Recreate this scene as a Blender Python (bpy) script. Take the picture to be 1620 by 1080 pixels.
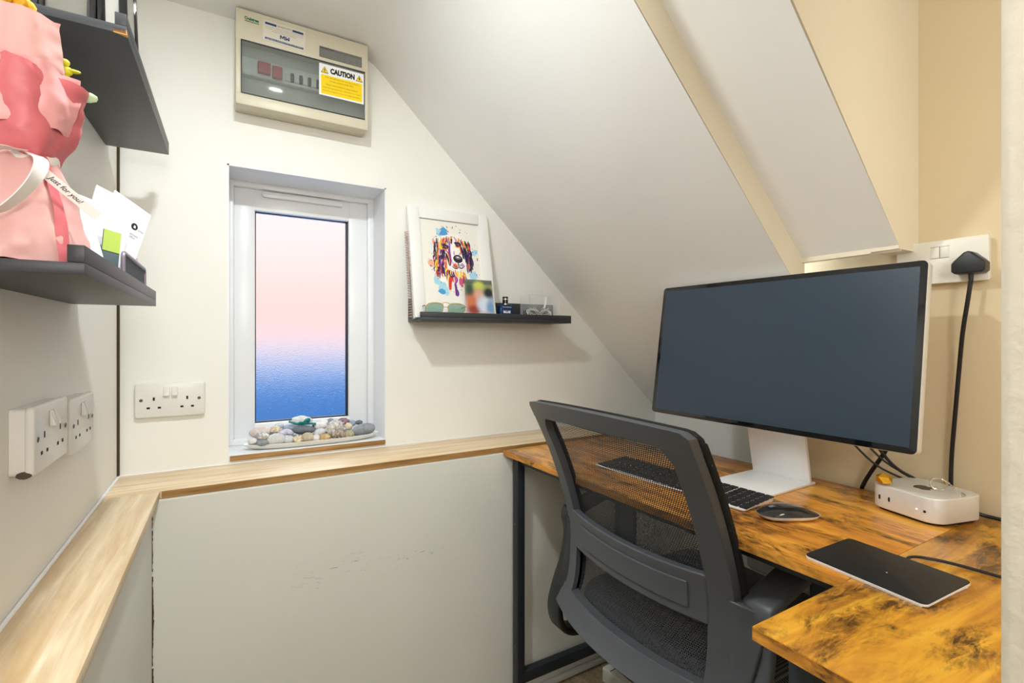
import bpy, bmesh, math, random
from mathutils import Vector, Matrix, noise

for o in list(bpy.data.objects):
    bpy.data.objects.remove(o)
C = bpy.context.scene.collection
PI = math.pi
def R(d): return math.radians(d)
rnd = random.Random(7)

# ------------------------------------------------------------------ camera
sc = bpy.context.scene
cam = bpy.data.cameras.new('camera')
cam.sensor_width = 36.0
cam.lens = 771.0 / 1620.0 * 36.0
cam.shift_y = -6.0 / 1620.0
cam.clip_start = 0.02
cam_o = bpy.data.objects.new('camera', cam)
cam_o.location = (0, 0, 1.115)
cam_o.rotation_euler = (PI / 2, 0, -math.atan(450.5 / 771.0))
C.objects.link(cam_o)
sc.camera = cam_o

# ------------------------------------------------------------------ colour helpers
def lin(c):
    c = c / 255.0
    return c / 12.92 if c <= 0.04045 else ((c + 0.055) / 1.055) ** 2.4
def S(r, g, b, a=1.0):
    return (lin(r), lin(g), lin(b), a)

# ------------------------------------------------------------------ world: dusk sky above, blue ground haze below
w = bpy.data.worlds.new('dusk_sky')
sc.world = w
w.use_nodes = True
nt = w.node_tree
nt.nodes.clear()
out = nt.nodes.new('ShaderNodeOutputWorld')
bg = nt.nodes.new('ShaderNodeBackground')
tc = nt.nodes.new('ShaderNodeTexCoord')
sep = nt.nodes.new('ShaderNodeSeparateXYZ')
ramp = nt.nodes.new('ShaderNodeValToRGB')
mp = nt.nodes.new('ShaderNodeMapRange')
mp.inputs['From Min'].default_value = -0.35
mp.inputs['From Max'].default_value = 0.35
nt.links.new(tc.outputs['Generated'], sep.inputs[0])
nt.links.new(sep.outputs['Z'], mp.inputs['Value'])
nt.links.new(mp.outputs[0], ramp.inputs[0])
cr = ramp.color_ramp
cr.elements[0].position = 0.0
cr.elements[0].color = S(30, 85, 160)
cr.elements[1].position = 1.0
cr.elements[1].color = S(255, 240, 240)
for p, c in ((0.20, S(84, 138, 200)), (0.30, S(60, 115, 190)), (0.375, S(72, 130, 205)), (0.42, S(140, 182, 235)), (0.45, S(214, 224, 248)), (0.48, S(248, 222, 228)), (0.53, S(250, 208, 202)), (0.60, S(251, 214, 210)), (0.78, S(255, 232, 232))):
    e = cr.elements.new(p); e.color = c
# extra brightness high up and far below, added out of view to light the room
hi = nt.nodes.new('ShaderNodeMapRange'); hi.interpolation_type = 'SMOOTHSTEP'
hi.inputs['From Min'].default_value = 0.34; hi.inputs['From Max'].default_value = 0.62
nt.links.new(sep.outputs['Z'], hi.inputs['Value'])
lo = nt.nodes.new('ShaderNodeMapRange'); lo.interpolation_type = 'SMOOTHSTEP'
lo.inputs['From Min'].default_value = -0.34; lo.inputs['From Max'].default_value = -0.62
nt.links.new(sep.outputs['Z'], lo.inputs['Value'])
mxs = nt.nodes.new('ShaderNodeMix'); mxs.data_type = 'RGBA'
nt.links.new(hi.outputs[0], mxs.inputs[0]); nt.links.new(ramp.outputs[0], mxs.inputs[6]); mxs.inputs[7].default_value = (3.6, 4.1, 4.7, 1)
mxl = nt.nodes.new('ShaderNodeMix'); mxl.data_type = 'RGBA'
nt.links.new(lo.outputs[0], mxl.inputs[0]); nt.links.new(mxs.outputs[2], mxl.inputs[6]); mxl.inputs[7].default_value = (.55, .9, 1.6, 1)
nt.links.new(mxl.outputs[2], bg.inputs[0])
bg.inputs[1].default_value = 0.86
nt.links.new(bg.outputs[0], out.inputs[0])

# ------------------------------------------------------------------ study downlight and two added fill lamps (their fittings are built further down)
def area_lamp(name, loc, size, power, col, spread=180):
    l = bpy.data.lights.new(name, 'AREA')
    l.shape = 'DISK'
    l.size = size
    l.energy = power
    l.color = col
    l.spread = R(spread)
    o = bpy.data.objects.new(name, l)
    o.location = loc
    C.objects.link(o)
    return o
LAMP_A = (0.06, 0.72, 1.965)
FILL_B = (0.06, -0.85, 1.50)
FILL_C = (0.82, -0.38, 1.965)
area_lamp('study_downlight_light', (LAMP_A[0], LAMP_A[1], 1.944), 0.075, 6.9, (0.93, 0.99, 1.0))
lb_ = area_lamp('hall_fill_light', (FILL_B[0], FILL_B[1] + .035, FILL_B[2]), 0.42, 6.2, (1.0, 0.985, 0.965))  # unseen fill lamp added behind the camera to even out the room
lb_.rotation_euler = (PI / 2, 0, 0)
area_lamp('alcove_fill_light', (FILL_C[0], FILL_C[1], 1.94), 0.30, 1.4, (1.0, 1.0, 0.92))  # unseen lamp added to brighten the cheek and right wall

# ------------------------------------------------------------------ exposure
sc.view_settings.view_transform = 'Standard'
sc.view_settings.look = 'None'
sc.view_settings.gamma = 1
sc.view_settings.use_curve_mapping = False
sc.view_settings.exposure = 0.42

# ================================================================== materials
MATS = {}
def mat(name, col=None, rough=0.5, metal=0.0, spec=0.5, bump=0.0, bscale=200.0, coat=0.0, trans=0.0, ior=1.45, emit=None, estr=0.0, alpha=1.0):
    if name in MATS: return MATS[name]
    m = bpy.data.materials.new(name)
    m.use_nodes = True
    t = m.node_tree
    b = t.nodes['Principled BSDF']
    if col: b.inputs['Base Color'].default_value = col
    b.inputs['Roughness'].default_value = rough
    b.inputs['Metallic'].default_value = metal
    b.inputs['Specular IOR Level'].default_value = spec
    b.inputs['Coat Weight'].default_value = coat
    b.inputs['Transmission Weight'].default_value = trans
    b.inputs['IOR'].default_value = ior
    b.inputs['Alpha'].default_value = alpha
    if emit:
        b.inputs['Emission Color'].default_value = emit
        b.inputs['Emission Strength'].default_value = estr
    if bump > 0:
        tcx = t.nodes.new('ShaderNodeTexCoord')
        n = t.nodes.new('ShaderNodeTexNoise')
        n.inputs['Scale'].default_value = bscale
        n.inputs['Detail'].default_value = 3
        bp = t.nodes.new('ShaderNodeBump')
        bp.inputs['Strength'].default_value = bump
        bp.inputs['Distance'].default_value = 0.002
        t.links.new(tcx.outputs['Object'], n.inputs['Vector'])
        t.links.new(n.outputs['Fac'], bp.inputs['Height'])
        t.links.new(bp.outputs[0], b.inputs['Normal'])
    MATS[name] = m
    return m
def nodes(m): return m.node_tree, m.node_tree.nodes['Principled BSDF']
def ramp_node(t, stops, interp='LINEAR'):
    r = t.nodes.new('ShaderNodeValToRGB')
    r.color_ramp.interpolation = interp
    els = r.color_ramp.elements
    els[0].position, els[0].color = stops[0]
    els[1].position, els[1].color = stops[-1]
    for p, c in stops[1:-1]:
        e = els.new(p); e.color = c
    return r
def noise_node(t, vec, scale, detail=4, rough=0.5, dist=0.0):
    n = t.nodes.new('ShaderNodeTexNoise')
    n.inputs['Scale'].default_value = scale
    n.inputs['Detail'].default_value = detail
    n.inputs['Roughness'].default_value = rough
    n.inputs['Distortion'].default_value = dist
    t.links.new(vec, n.inputs['Vector'])
    return n
def mapping(t, scale=(1, 1, 1), rot=(0, 0, 0), loc=(0, 0, 0)):
    tcx = t.nodes.new('ShaderNodeTexCoord')
    mpn = t.nodes.new('ShaderNodeMapping')
    mpn.inputs['Scale'].default_value = scale
    mpn.inputs['Rotation'].default_value = rot
    mpn.inputs['Location'].default_value = loc
    t.links.new(tcx.outputs['Object'], mpn.inputs['Vector'])
    return mpn.outputs[0]
def mixc(t, fac, a, b, mode='MIX'):
    x = t.nodes.new('ShaderNodeMix')
    x.data_type = 'RGBA'
    x.blend_type = mode
    if isinstance(fac, float): x.inputs[0].default_value = fac
    else: t.links.new(fac, x.inputs[0])
    for i, v in ((6, a), (7, b)):
        if isinstance(v, tuple): x.inputs[i].default_value = v
        else: t.links.new(v, x.inputs[i])
    return x.outputs[2]

def paint(name, c, rough=0.55, bump=0.12):
    m = mat(name, c, rough, spec=.2, bump=bump, bscale=90)
    t, b = nodes(m)
    n = noise_node(t, mapping(t), 3.0, 3)
    r = ramp_node(t, [(0.3, tuple(x * 0.965 for x in c[:3]) + (1,)), (0.7, c)])
    t.links.new(n.outputs['Fac'], r.inputs[0])
    t.links.new(r.outputs[0], b.inputs['Base Color'])
    return m
M_wall = paint('cream_wall_paint', S(244, 243, 237))
M_slope = paint('white_ceiling_paint', S(245, 245, 243))
M_right = paint('shade_tinted_wall_paint', S(228, 211, 176))  # cream paint darkened and yellowed for the recess's shade and warm bounce
M_cheek = paint('bounce_tinted_cheek_paint', S(238, 228, 206))  # same paint with warm bounced light in the colour, paler than the right wall
M_box = paint('pale_grey_panel_paint', S(234, 233, 226))
M_left = paint('left_wall_paint', S(243, 241, 235))
M_jamb = paint('door_lining_paint', S(212, 203, 186), bump=0.6)
M_white = mat('white_gloss_paint', S(240, 241, 242), 0.35)
M_upvc = mat('white_upvc', S(240, 242, 244), 0.28)
M_crack = mat('dark_gap', S(70, 55, 35), 0.9)
M_gasket = mat('black_gasket', S(28, 34, 48), 0.5)

def oak(name, axis, light=S(232, 208, 168), dark=S(205, 172, 122), dull=False):
    m = mat(name, None, 0.42)
    t, b = nodes(m)
    sc_ = [38, 38, 38]; sc_[axis] = 2.2
    v = mapping(t, tuple(sc_))
    n = noise_node(t, v, 1.6, 6, 0.62, 0.6)
    r = ramp_node(t, [(0.3, dark), (0.5, tuple((a + d) / 2 for a, d in zip(light, dark))), (0.66, light)])
    t.links.new(n.outputs['Fac'], r.inputs[0])
    s2 = [7, 7, 7]; s2[axis] = 1.2
    n2 = noise_node(t, mapping(t, tuple(s2)), 1.5, 3, 0.5, 1.2)
    r2 = ramp_node(t, [(0.35, (0.86, 0.83, 0.78, 1)), (0.62, (1, 1, 1, 1))])
    t.links.new(n2.outputs['Fac'], r2.inputs[0])
    col = mixc(t, 1.0, r.outputs[0], r2.outputs[0], 'MULTIPLY')
    t.links.new(col, b.inputs['Base Color'])
    bp = t.nodes.new('ShaderNodeBump'); bp.inputs['Strength'].default_value = 0.08; bp.inputs['Distance'].default_value = 0.001
    t.links.new(n.outputs['Fac'], bp.inputs['Height']); t.links.new(bp.outputs[0], b.inputs['Normal'])
    return m
M_oakX = oak('light_oak_along_x', 0, S(248, 231, 202), S(218, 184, 136))
M_oakY = oak('light_oak_along_y', 1, S(248, 231, 200), S(216, 182, 134))
M_oak_edge = oak('oak_edge_band', 0, S(190, 150, 95), S(140, 100, 52))

def rustic(name, axis, seed, tint=(1, 1, 1), blot=0.92):
    m = mat(name, None, 0.3, coat=0.15)
    gold = (lambda c: tuple(x * y for x, y in zip(c, tint)) + (1,)) 
    t, b = nodes(m)
    s1 = [26, 26, 26]; s1[axis] = 2.6
    n = noise_node(t, mapping(t, tuple(s1), loc=(seed, seed, 0)), 1.0, 7, 0.65, 0.8)
    r = ramp_node(t, [(0.26, gold(S(140, 84, 32)[:3])), (0.42, gold(S(204, 132, 46)[:3])), (0.56, gold(S(232, 162, 58)[:3])), (0.75, gold(S(246, 188, 84)[:3]))])
    t.links.new(n.outputs['Fac'], r.inputs[0])
    s2 = [13, 13, 13]; s2[axis] = 5
    n2 = noise_node(t, mapping(t, tuple(s2), loc=(seed * 2, 3, 1)), 1.0, 6, 0.72, 0.7)
    r2 = ramp_node(t, [(0.45, (0, 0, 0, 1)), (0.60, (1, 1, 1, 1))])
    t.links.new(n2.outputs['Fac'], r2.inputs[0])
    s3 = [70, 70, 70]; s3[axis] = 24
    n3 = noise_node(t, mapping(t, tuple(s3), loc=(1, seed, 2)), 1.0, 5, 0.7, 1.0)
    r3 = ramp_node(t, [(0.36, (0, 0, 0, 1)), (0.56, (1, 1, 1, 1))])
    t.links.new(n3.outputs['Fac'], r3.inputs[0])
    f = t.nodes.new('ShaderNodeMath'); f.operation = 'MULTIPLY'
    t.links.new(r2.outputs[0], f.inputs[0]); t.links.new(r3.outputs[0], f.inputs[1])
    f2 = t.nodes.new('ShaderNodeMath'); f2.operation = 'MULTIPLY'; f2.inputs[1].default_value = 0.92
    t.links.new(f.outputs[0], f2.inputs[0])
    col = mixc(t, f2.outputs[0], r.outputs[0], S(62, 34, 14))
    t.links.new(col, b.inputs['Base Color'])
    return m
M_deskY = rustic('rustic_brown_board_along_y', 1, 0.0)
M_deskX = rustic('rustic_brown_board_along_x', 0, 5.3, (1.0, 1.08, .72))
M_desk_edge = rustic('rustic_edge_band', 1, 9.1)
nodes(M_desk_edge)[1].inputs['Roughness'].default_value = 0.5

M_floor = mat('brown_wood_floor', None, 0.5)
t, b = nodes(M_floor)
n = noise_node(t, mapping(t, (60, 26, 1)), 1.0, 7, 0.75, 0.8)
r = ramp_node(t, [(0.3, S(92, 74, 54)), (0.7, S(176, 154, 122))])
t.links.new(n.outputs['Fac'], r.inputs[0]); t.links.new(r.outputs[0], b.inputs['Base Color'])

M_blackwood = mat('black_shelf_laminate', S(52, 54, 58), 0.42, bump=0.03, bscale=300)
M_blackmetal = mat('black_powder_coat', S(38, 44, 50), 0.42)
M_blackplastic = mat('black_plastic', S(34, 36, 39), 0.38)
M_plasticgrey = mat('charcoal_plastic', S(80, 83, 88), 0.38, bump=0.12, bscale=900)
M_black = mat('matte_black', S(18, 18, 20), 0.6)
M_cable = mat('black_cable', S(22, 23, 25), 0.45)
M_alu = mat('silver_aluminium', S(242, 243, 244), 0.42, metal=0.18)
M_alu2 = mat('silver_aluminium_satin', S(228, 227, 224), 0.45, metal=0.35)
M_chrome = mat('chrome', S(225, 222, 215), 0.15, metal=1.0)
M_gold = mat('gold_foil', S(245, 190, 60), 0.22, metal=1.0)
M_socket = mat('white_socket_plastic', S(228, 225, 220), 0.25)
M_socketb = mat('cream_socket_plastic', S(238, 234, 224), 0.28)
M_dark = mat('dark_hole', S(30, 27, 24), 0.8)
M_screw = mat('screw_metal', S(120, 112, 98), 0.35, metal=0.8)
M_paper = mat('white_paper', S(240, 240, 240), 0.7)
M_glossblack = mat('gloss_black', S(16, 17, 20), 0.06, coat=0.3)

# mesh fabric with real see-through holes
def mesh_fabric(name, pitch, thread, fill):
    m = mat(name, S(56, 58, 62), 0.6)
    t, b = nodes(m)
    uv = t.nodes.new('ShaderNodeUVMap'); uv.uv_map = 'UVMap'
    sp = t.nodes.new('ShaderNodeSeparateXYZ')
    t.links.new(uv.outputs[0], sp.inputs[0])
    def mth(op, a, bb=None):
        x = t.nodes.new('ShaderNodeMath'); x.operation = op
        for i, vv in enumerate((a, bb)):
            if vv is None: continue
            if isinstance(vv, (int, float)): x.inputs[i].default_value = vv
            else: t.links.new(vv, x.inputs[i])
        return x.outputs[0]
    # staggered rows of round holes
    u = mth('DIVIDE', sp.outputs['X'], pitch); v = mth('DIVIDE', sp.outputs['Y'], pitch * 0.86)
    row = mth('FLOOR', v)
    odd = mth('MULTIPLY', mth('MODULO', row, 2), 0.5)
    fu = mth('SUBTRACT', mth('FRACT', mth('ADD', mth('ADD', u, odd), 100)), 0.5)
    fv = mth('SUBTRACT', mth('FRACT', mth('ADD', v, 100)), 0.5)
    d = mth('ADD', mth('MULTIPLY', fu, fu), mth('MULTIPLY', fv, fv))
    hole = mth('LESS_THAN', d, thread)
    tr = t.nodes.new('ShaderNodeBsdfTransparent')
    mx = t.nodes.new('ShaderNodeMixShader')
    if fill:
        inner = t.nodes.new('ShaderNodeBsdfDiffuse'); inner.inputs[0].default_value = fill
        t.links.new(inner.outputs[0], mx.inputs[2])
    else:
        t.links.new(tr.outputs[0], mx.inputs[2])
    t.links.new(hole, mx.inputs[0]); t.links.new(b.outputs[0], mx.inputs[1])
    t.links.new(mx.outputs[0], t.nodes['Material Output'].inputs['Surface'])
    return m
M_mesh = mesh_fabric('black_open_mesh', 0.0048, 0.125, None)
M_meshdark = mesh_fabric('black_seat_mesh', 0.0055, 0.10, S(8, 8, 9))
nodes(M_meshdark)[1].inputs['Base Color'].default_value = S(104, 107, 112)
M_meshfine = mesh_fabric('fine_wire_mesh', 0.0028, 0.13, S(20, 24, 30))
nodes(M_meshfine)[1].inputs['Base Color'].default_value = S(90, 96, 104)

# ================================================================== geometry helpers
class MB:
    """collects shapes into one mesh"""
    def __init__(self):
        self.bm = bmesh.new()
    def _merge(self, b2, M=None):
        if M is not None: b2.transform(M)
        me = bpy.data.meshes.new('tmp'); b2.to_mesh(me); b2.free()
        self.bm.from_mesh(me); bpy.data.meshes.remove(me)
    def box(self, x0, x1, y0, y1, z0, z1, bev=0.0, seg=2, M=None):
        b2 = bmesh.new()
        vs = [b2.verts.new((x, y, z)) for x in (x0, x1) for y in (y0, y1) for z in (z0, z1)]
        for f in ((0, 1, 3, 2), (4, 6, 7, 5), (0, 4, 5, 1), (2, 3, 7, 6), (0, 2, 6, 4), (1, 5, 7, 3)):
            b2.faces.new([vs[i] for i in f])
        bmesh.ops.recalc_face_normals(b2, faces=b2.faces)
        if bev > 0:
            bmesh.ops.bevel(b2, geom=list(b2.edges), offset=bev, segments=seg, affect='EDGES', profile=0.5)
        self._merge(b2, M); return self
    def prism(self, pts, z0, z1, M=None, bev=0.0, seg=2):
        """2D outline (x, y) extruded along z"""
        b2 = bmesh.new()
        lo = [b2.verts.new((p[0], p[1], z0)) for p in pts]
        hi = [b2.verts.new((p[0], p[1], z1)) for p in pts]
        n = len(pts)
        b2.faces.new(lo[::-1]); top = b2.faces.new(hi)
        for i in range(n):
            b2.faces.new((lo[i], lo[(i + 1) % n], hi[(i + 1) % n], hi[i]))
        bmesh.ops.recalc_face_normals(b2, faces=b2.faces)
        if bev > 0:
            es = [e for e in b2.edges if abs(e.verts[0].co.z - e.verts[1].co.z) < 1e-9]
            bmesh.ops.bevel(b2, geom=es, offset=bev, segments=seg, affect='EDGES', profile=0.5)
        self._merge(b2, M); return self
    def cyl(self, p0, p1, r0, r1=None, n=20, cap=True):
        p0 = Vector(p0); p1 = Vector(p1); r1 = r0 if r1 is None else r1
        b2 = bmesh.new()
        d = p1 - p0
        bmesh.ops.create_cone(b2, cap_ends=cap, segments=n, radius1=r0, radius2=r1, depth=d.length)
        q = Vector((0, 0, 1)).rotation_difference(d.normalized())
        self._merge(b2, Matrix.Translation((p0 + p1) / 2) @ q.to_matrix().to_4x4()); return self
    def lathe(self, prof, n=32, M=None, cap=True):
        b2 = bmesh.new()
        rings = []
        for r_, z in prof:
            rings.append([b2.verts.new((r_ * math.cos(2 * PI * i / n), r_ * math.sin(2 * PI * i / n), z)) for i in range(n)])
        for a, c in zip(rings, rings[1:]):
            for i in range(n):
                b2.faces.new((a[i], a[(i + 1) % n], c[(i + 1) % n], c[i]))
        if cap:
            b2.faces.new(rings[0][::-1]); b2.faces.new(rings[-1])
        bmesh.ops.recalc_face_normals(b2, faces=b2.faces)
        self._merge(b2, M); return self
    def sphere(self, c, r, sx=1, sy=1, sz=1, sub=3):
        b2 = bmesh.new()
        bmesh.ops.create_icosphere(b2, subdivisions=sub, radius=r)
        self._merge(b2, Matrix.Translation(c) @ Matrix.Diagonal((sx, sy, sz, 1))); return self
    def sweep(self, path, sect, closed=False, up=(0, 0, 1), smooth=0, cap=True):
        """section (list of 2D points: side, up) carried along a 3D path"""
        P = [Vector(p) for p in path]
        for _ in range(smooth): P = chaikin(P, closed)
        n = len(P); up = Vector(up)
        b2 = bmesh.new(); rings = []
        for i, p in enumerate(P):
            if closed: d = P[(i + 1) % n] - P[i - 1]
            else: d = P[min(i + 1, n - 1)] - P[max(i - 1, 0)]
            d.normalize()
            s = d.cross(up)
            if s.length < 1e-4: s = d.cross(Vector((1, 0, 0)))
            s.normalize(); u2 = s.cross(d).normalized()
            rings.append([b2.verts.new(p + s * a + u2 * c) for a, c in sect])
        m = len(sect)
        for i in range(n if closed else n - 1):
            a, c = rings[i], rings[(i + 1) % n]
            for j in range(m):
                b2.faces.new((a[j], a[(j + 1) % m], c[(j + 1) % m], c[j]))
        if not closed and cap:
            b2.faces.new(rings[0][::-1]); b2.faces.new(rings[-1])
        bmesh.ops.recalc_face_normals(b2, faces=b2.faces)
        self._merge(b2); return self
    def tube(self, path, r, closed=False, n=10, smooth=2):
        sect = [(r * math.cos(2 * PI * i / n), r * math.sin(2 * PI * i / n)) for i in range(n)]
        up = (0, 0, 1)
        d = Vector(path[-1]) - Vector(path[0])
        if d.length > 0 and abs(d.normalized().z) > 0.8: up = (0, 1, 0.02)
        return self.sweep(path, sect, closed, up, smooth)
    def quad(self, a, b_, c, d):
        vs = [self.bm.verts.new(p) for p in (a, b_, c, d)]
        self.bm.faces.new(vs); return self
    def poly(self, pts):
        vs = [self.bm.verts.new(p) for p in pts]
        self.bm.faces.new(vs); return self
    def grid(self, f, nu, nv, uv=None):
        """surface f(u, v), u and v in 0..1, optional uv map"""
        b2 = self.bm
        lay = (b2.loops.layers.uv.get('UVMap') or b2.loops.layers.uv.new('UVMap')) if uv else None
        V = [[b2.verts.new(f(i / nu, j / nv)) for j in range(nv + 1)] for i in range(nu + 1)]
        for i in range(nu):
            for j in range(nv):
                fc = b2.faces.new((V[i][j], V[i + 1][j], V[i + 1][j + 1], V[i][j + 1]))
                if uv:
                    for lp, (a, c) in zip(fc.loops, ((i, j), (i + 1, j), (i + 1, j + 1), (i, j + 1))):
                        lp[lay].uv = uv(a / nu, c / nv)
        return self
    def slab(self, f, g, nu, nv, uv=None):
        """closed slab between surfaces f (back) and g (front)"""
        b2 = self.bm
        A = [[b2.verts.new(f(i / nu, j / nv)) for j in range(nv + 1)] for i in range(nu + 1)]
        B = [[b2.verts.new(g(i / nu, j / nv)) for j in range(nv + 1)] for i in range(nu + 1)]
        fs = []
        for i in range(nu):
            for j in range(nv):
                fs.append(b2.faces.new((A[i][j], A[i][j + 1], A[i + 1][j + 1], A[i + 1][j])))
                fs.append(b2.faces.new((B[i][j], B[i + 1][j], B[i + 1][j + 1], B[i][j + 1])))
        for i in range(nu):
            fs.append(b2.faces.new((A[i][0], A[i + 1][0], B[i + 1][0], B[i][0])))
            fs.append(b2.faces.new((A[i + 1][nv], A[i][nv], B[i][nv], B[i + 1][nv])))
        for j in range(nv):
            fs.append(b2.faces.new((A[0][j + 1], A[0][j], B[0][j], B[0][j + 1])))
            fs.append(b2.faces.new((A[nu][j], A[nu][j + 1], B[nu][j + 1], B[nu][j])))
        bmesh.ops.recalc_face_normals(b2, faces=fs)
        return self
    def xform(self, M):
        self.bm.transform(M); return self
    def build(self, name, m, parent=None, smooth=35, loc=None, bevel=0.0):
        me = bpy.data.meshes.new(name)
        self.bm.to_mesh(me); self.bm.free()
        if isinstance(m, (list, tuple)):
            for q in m: me.materials.append(q)
        elif m: me.materials.append(m)
        if smooth:
            for p in me.polygons: p.use_smooth = True
            me.set_sharp_from_angle(angle=R(smooth))
        o = bpy.data.objects.new(name, me)
        C.objects.link(o)
        if parent is not None: o.parent = parent
        if loc is not None: o.location = loc
        if bevel > 0:
            md = o.modifiers.new('bevel', 'BEVEL'); md.width = bevel; md.segments = 2
            md.limit_method = 'ANGLE'; md.angle_limit = R(40)
        return o

def chaikin(P, closed):
    n = len(P); o = []
    if not closed: o.append(P[0])
    for i in range(n if closed else n - 1):
        a, b_ = P[i], P[(i + 1) % n]
        o.append(a * 0.75 + b_ * 0.25); o.append(a * 0.25 + b_ * 0.75)
    if not closed: o.append(P[-1])
    return o
def rrect(w_, h_, r_, n=5, cx=0, cy=0):
    o = []
    for sx, sy, a0 in ((1, 1, 0), (-1, 1, 90), (-1, -1, 180), (1, -1, 270)):
        for i in range(n + 1):
            a = R(a0 + 90 * i / n)
            o.append((cx + sx * (w_ / 2 - r_) + r_ * math.cos(a), cy + sy * (h_ / 2 - r_) + r_ * math.sin(a)))
    return o
def thing(name, label, cat, loc=(0, 0, 0), rot=(0, 0, 0), group=None):
    o = bpy.data.objects.new(name, None)
    o.empty_display_size = 0.02
    C.objects.link(o)
    o.location = loc; o.rotation_euler = rot
    o['label'] = label; o['category'] = cat; o['kind'] = 'thing'
    if group: o['group'] = group
    return o
def tag(o, label, cat, group=None, kind='thing'):
    o['label'] = label; o['category'] = cat; o['kind'] = kind
    if group: o['group'] = group
    return o
def struct(o, label=None):
    o['kind'] = 'structure'
    if label: o['label'] = label
    return o
def text(name, s, m, parent, M, width=None, height=None, size=0.01, bold=0.0, align='CENTER'):
    """flat lettering in the local XY plane, carried by matrix M"""
    cu = bpy.data.curves.new('lettering', 'FONT')
    cu.body = s; cu.size = size; cu.align_x = align; cu.align_y = 'CENTER'; cu.offset = bold
    cu.resolution_u = 3
    to = bpy.data.objects.new('lettering', cu); C.objects.link(to)
    dg = bpy.context.evaluated_depsgraph_get(); dg.update()
    me = bpy.data.meshes.new_from_object(to.evaluated_get(dg))
    bpy.data.objects.remove(to); bpy.data.curves.remove(cu)
    xs = [v.co.x for v in me.vertices]; ys = [v.co.y for v in me.vertices]
    if xs:
        sx = width / (max(xs) - min(xs)) if width else 1
        sy = height / (max(ys) - min(ys)) if height else sx
        if not width: sx = sy if height else 1
        me.transform(Matrix.Diagonal((sx, sy, 1, 1)))
    me.transform(M)
    me.name = name
    me.materials.clear(); me.materials.append(m)
    o = bpy.data.objects.new(name, me); C.objects.link(o)
    if parent is not None: o.parent = parent
    return o
RX90 = Matrix.Rotation(PI / 2, 4, 'X')          # local XY plane -> faces -Y (x right, y up)
def facing(direction, loc=(0, 0, 0)):
    """matrix taking the local XY plane (x right, y up, z out) to a vertical wall; direction = outward normal"""
    n_ = Vector(direction).normalized(); up = Vector((0, 0, 1))
    x = up.cross(n_).normalized(); y = n_.cross(x)
    return Matrix.Translation(loc) @ Matrix((x, y, n_)).transposed().to_4x4()

# ================================================================== the room
XL, XR, YB = -0.229, 1.256, 1.5         # left wall, right wall, window wall
XE = 1.59                               # wall deep under the roof slope
CEIL = 1.965
K = 0.945                               # roof slope: z + K x = c
C1, C2 = 1.201 + 1.115, 1.2875 + 1.115
Y1, Y2 = 0.645, 0.4535                  # where the slope steps, where the raised slope stops
YF = -0.85                              # wall behind the camera
def slope_z(x, c): return c - K * x
LEDGE = 0.779
DESK = 0.773

mb = MB(); mb.box(-0.45, 1.8, YF - .1, 1.7, -0.06, 0)
struct(mb.build('floor', M_floor, smooth=0))
mb = MB(); mb.box(XL - .1, XL, YF - .1, YB - .006, 0, CEIL + .05)
struct(mb.build('wall_left', M_left, smooth=0))
# window wall with its opening
WX0, WX1, WZ0, WZ1 = 0.0, 0.425, 0.786, 1.578
mb = MB()
mb.box(XL - .1, WX0, YB, YB + .17, 0, CEIL + .05); mb.box(WX1, XE + .1, YB, YB + .17, 0, CEIL + .05)
mb.box(WX0, WX1, YB, YB + .17, 0, WZ0); mb.box(WX0, WX1, YB, YB + .17, WZ1, CEIL + .05)
struct(mb.build('wall_back', M_wall, smooth=0))
mb = MB(); mb.box(XL - .02, XL + .0042, YB - .012, YB + .001, 0.3, CEIL)
struct(mb.build('trim_1', M_crack, smooth=0), 'dark open joint in the corner between the left wall and the window wall')
mb = MB(); mb.box(XE, XE + .1, Y1 - .05, YB + .1, 0, 1.2)
struct(mb.build('wall_eaves', M_wall, smooth=0))
# right wall: stops just past the step of the slope, open eaves beyond it
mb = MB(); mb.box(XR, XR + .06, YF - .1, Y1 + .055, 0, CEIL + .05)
struct(mb.build('wall_right', M_right, smooth=0))
mb = MB(); mb.box(XR + .06, XE + .1, Y1 + .0, Y1 + .055, 0, 1.3)
struct(mb.build('wall_eaves_side', M_wall, smooth=0))
# lining of the doorway on the right, nearest the camera
mb = MB(); mb.box(0.405, 0.50, -.12, 0.107, 0, CEIL + .05, .006, 3)
struct(mb.build('wall_doorway', M_jamb))
mb = MB(); mb.box(XL - .1, XR + .1, YF - .1, YF, 0, CEIL + .05)
struct(mb.build('wall_front', M_wall, smooth=0))

# ceiling and lower slope as one plastered surface with a soft fold
def slope_strip(c, ya, yb, xa, xend, rad):
    xf = (c - CEIL) / K
    ang = math.atan(K); tl = rad * math.tan(ang / 2)
    P = [(xa, CEIL)]
    x0 = xf - tl
    for i in range(13):
        a = ang * i / 12
        P.append((x0 + rad * math.sin(a), CEIL - rad + rad * math.cos(a)))
    P.append((xend, slope_z(xend, c)))
    b = MB()
    th = 0.05
    for (xa_, za), (xb_, zb) in zip(P, P[1:]):
        b.poly([(xa_, ya, za), (xb_, ya, zb), (xb_, yb, zb), (xa_, yb, za)])
        b.poly([(xa_, ya, za + th), (xa_, yb, za + th), (xb_, yb, zb + th), (xb_, ya, zb + th)])
    b.poly([(P[-1][0], ya, P[-1][1]), (P[-1][0], ya, P[-1][1] + th), (P[-1][0], yb, P[-1][1] + th), (P[-1][0], yb, P[-1][1])])
    bmesh.ops.remove_doubles(b.bm, verts=b.bm.verts, dist=1e-5)
    return b, P
b, P1 = slope_strip(C1, Y1, YB + .02, XL - .05, XE + .06, 0.10)
struct(b.build('ceiling_slope_lower', M_slope, smooth=40))
XS = 1.177                              # lower end of the raised slope
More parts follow.
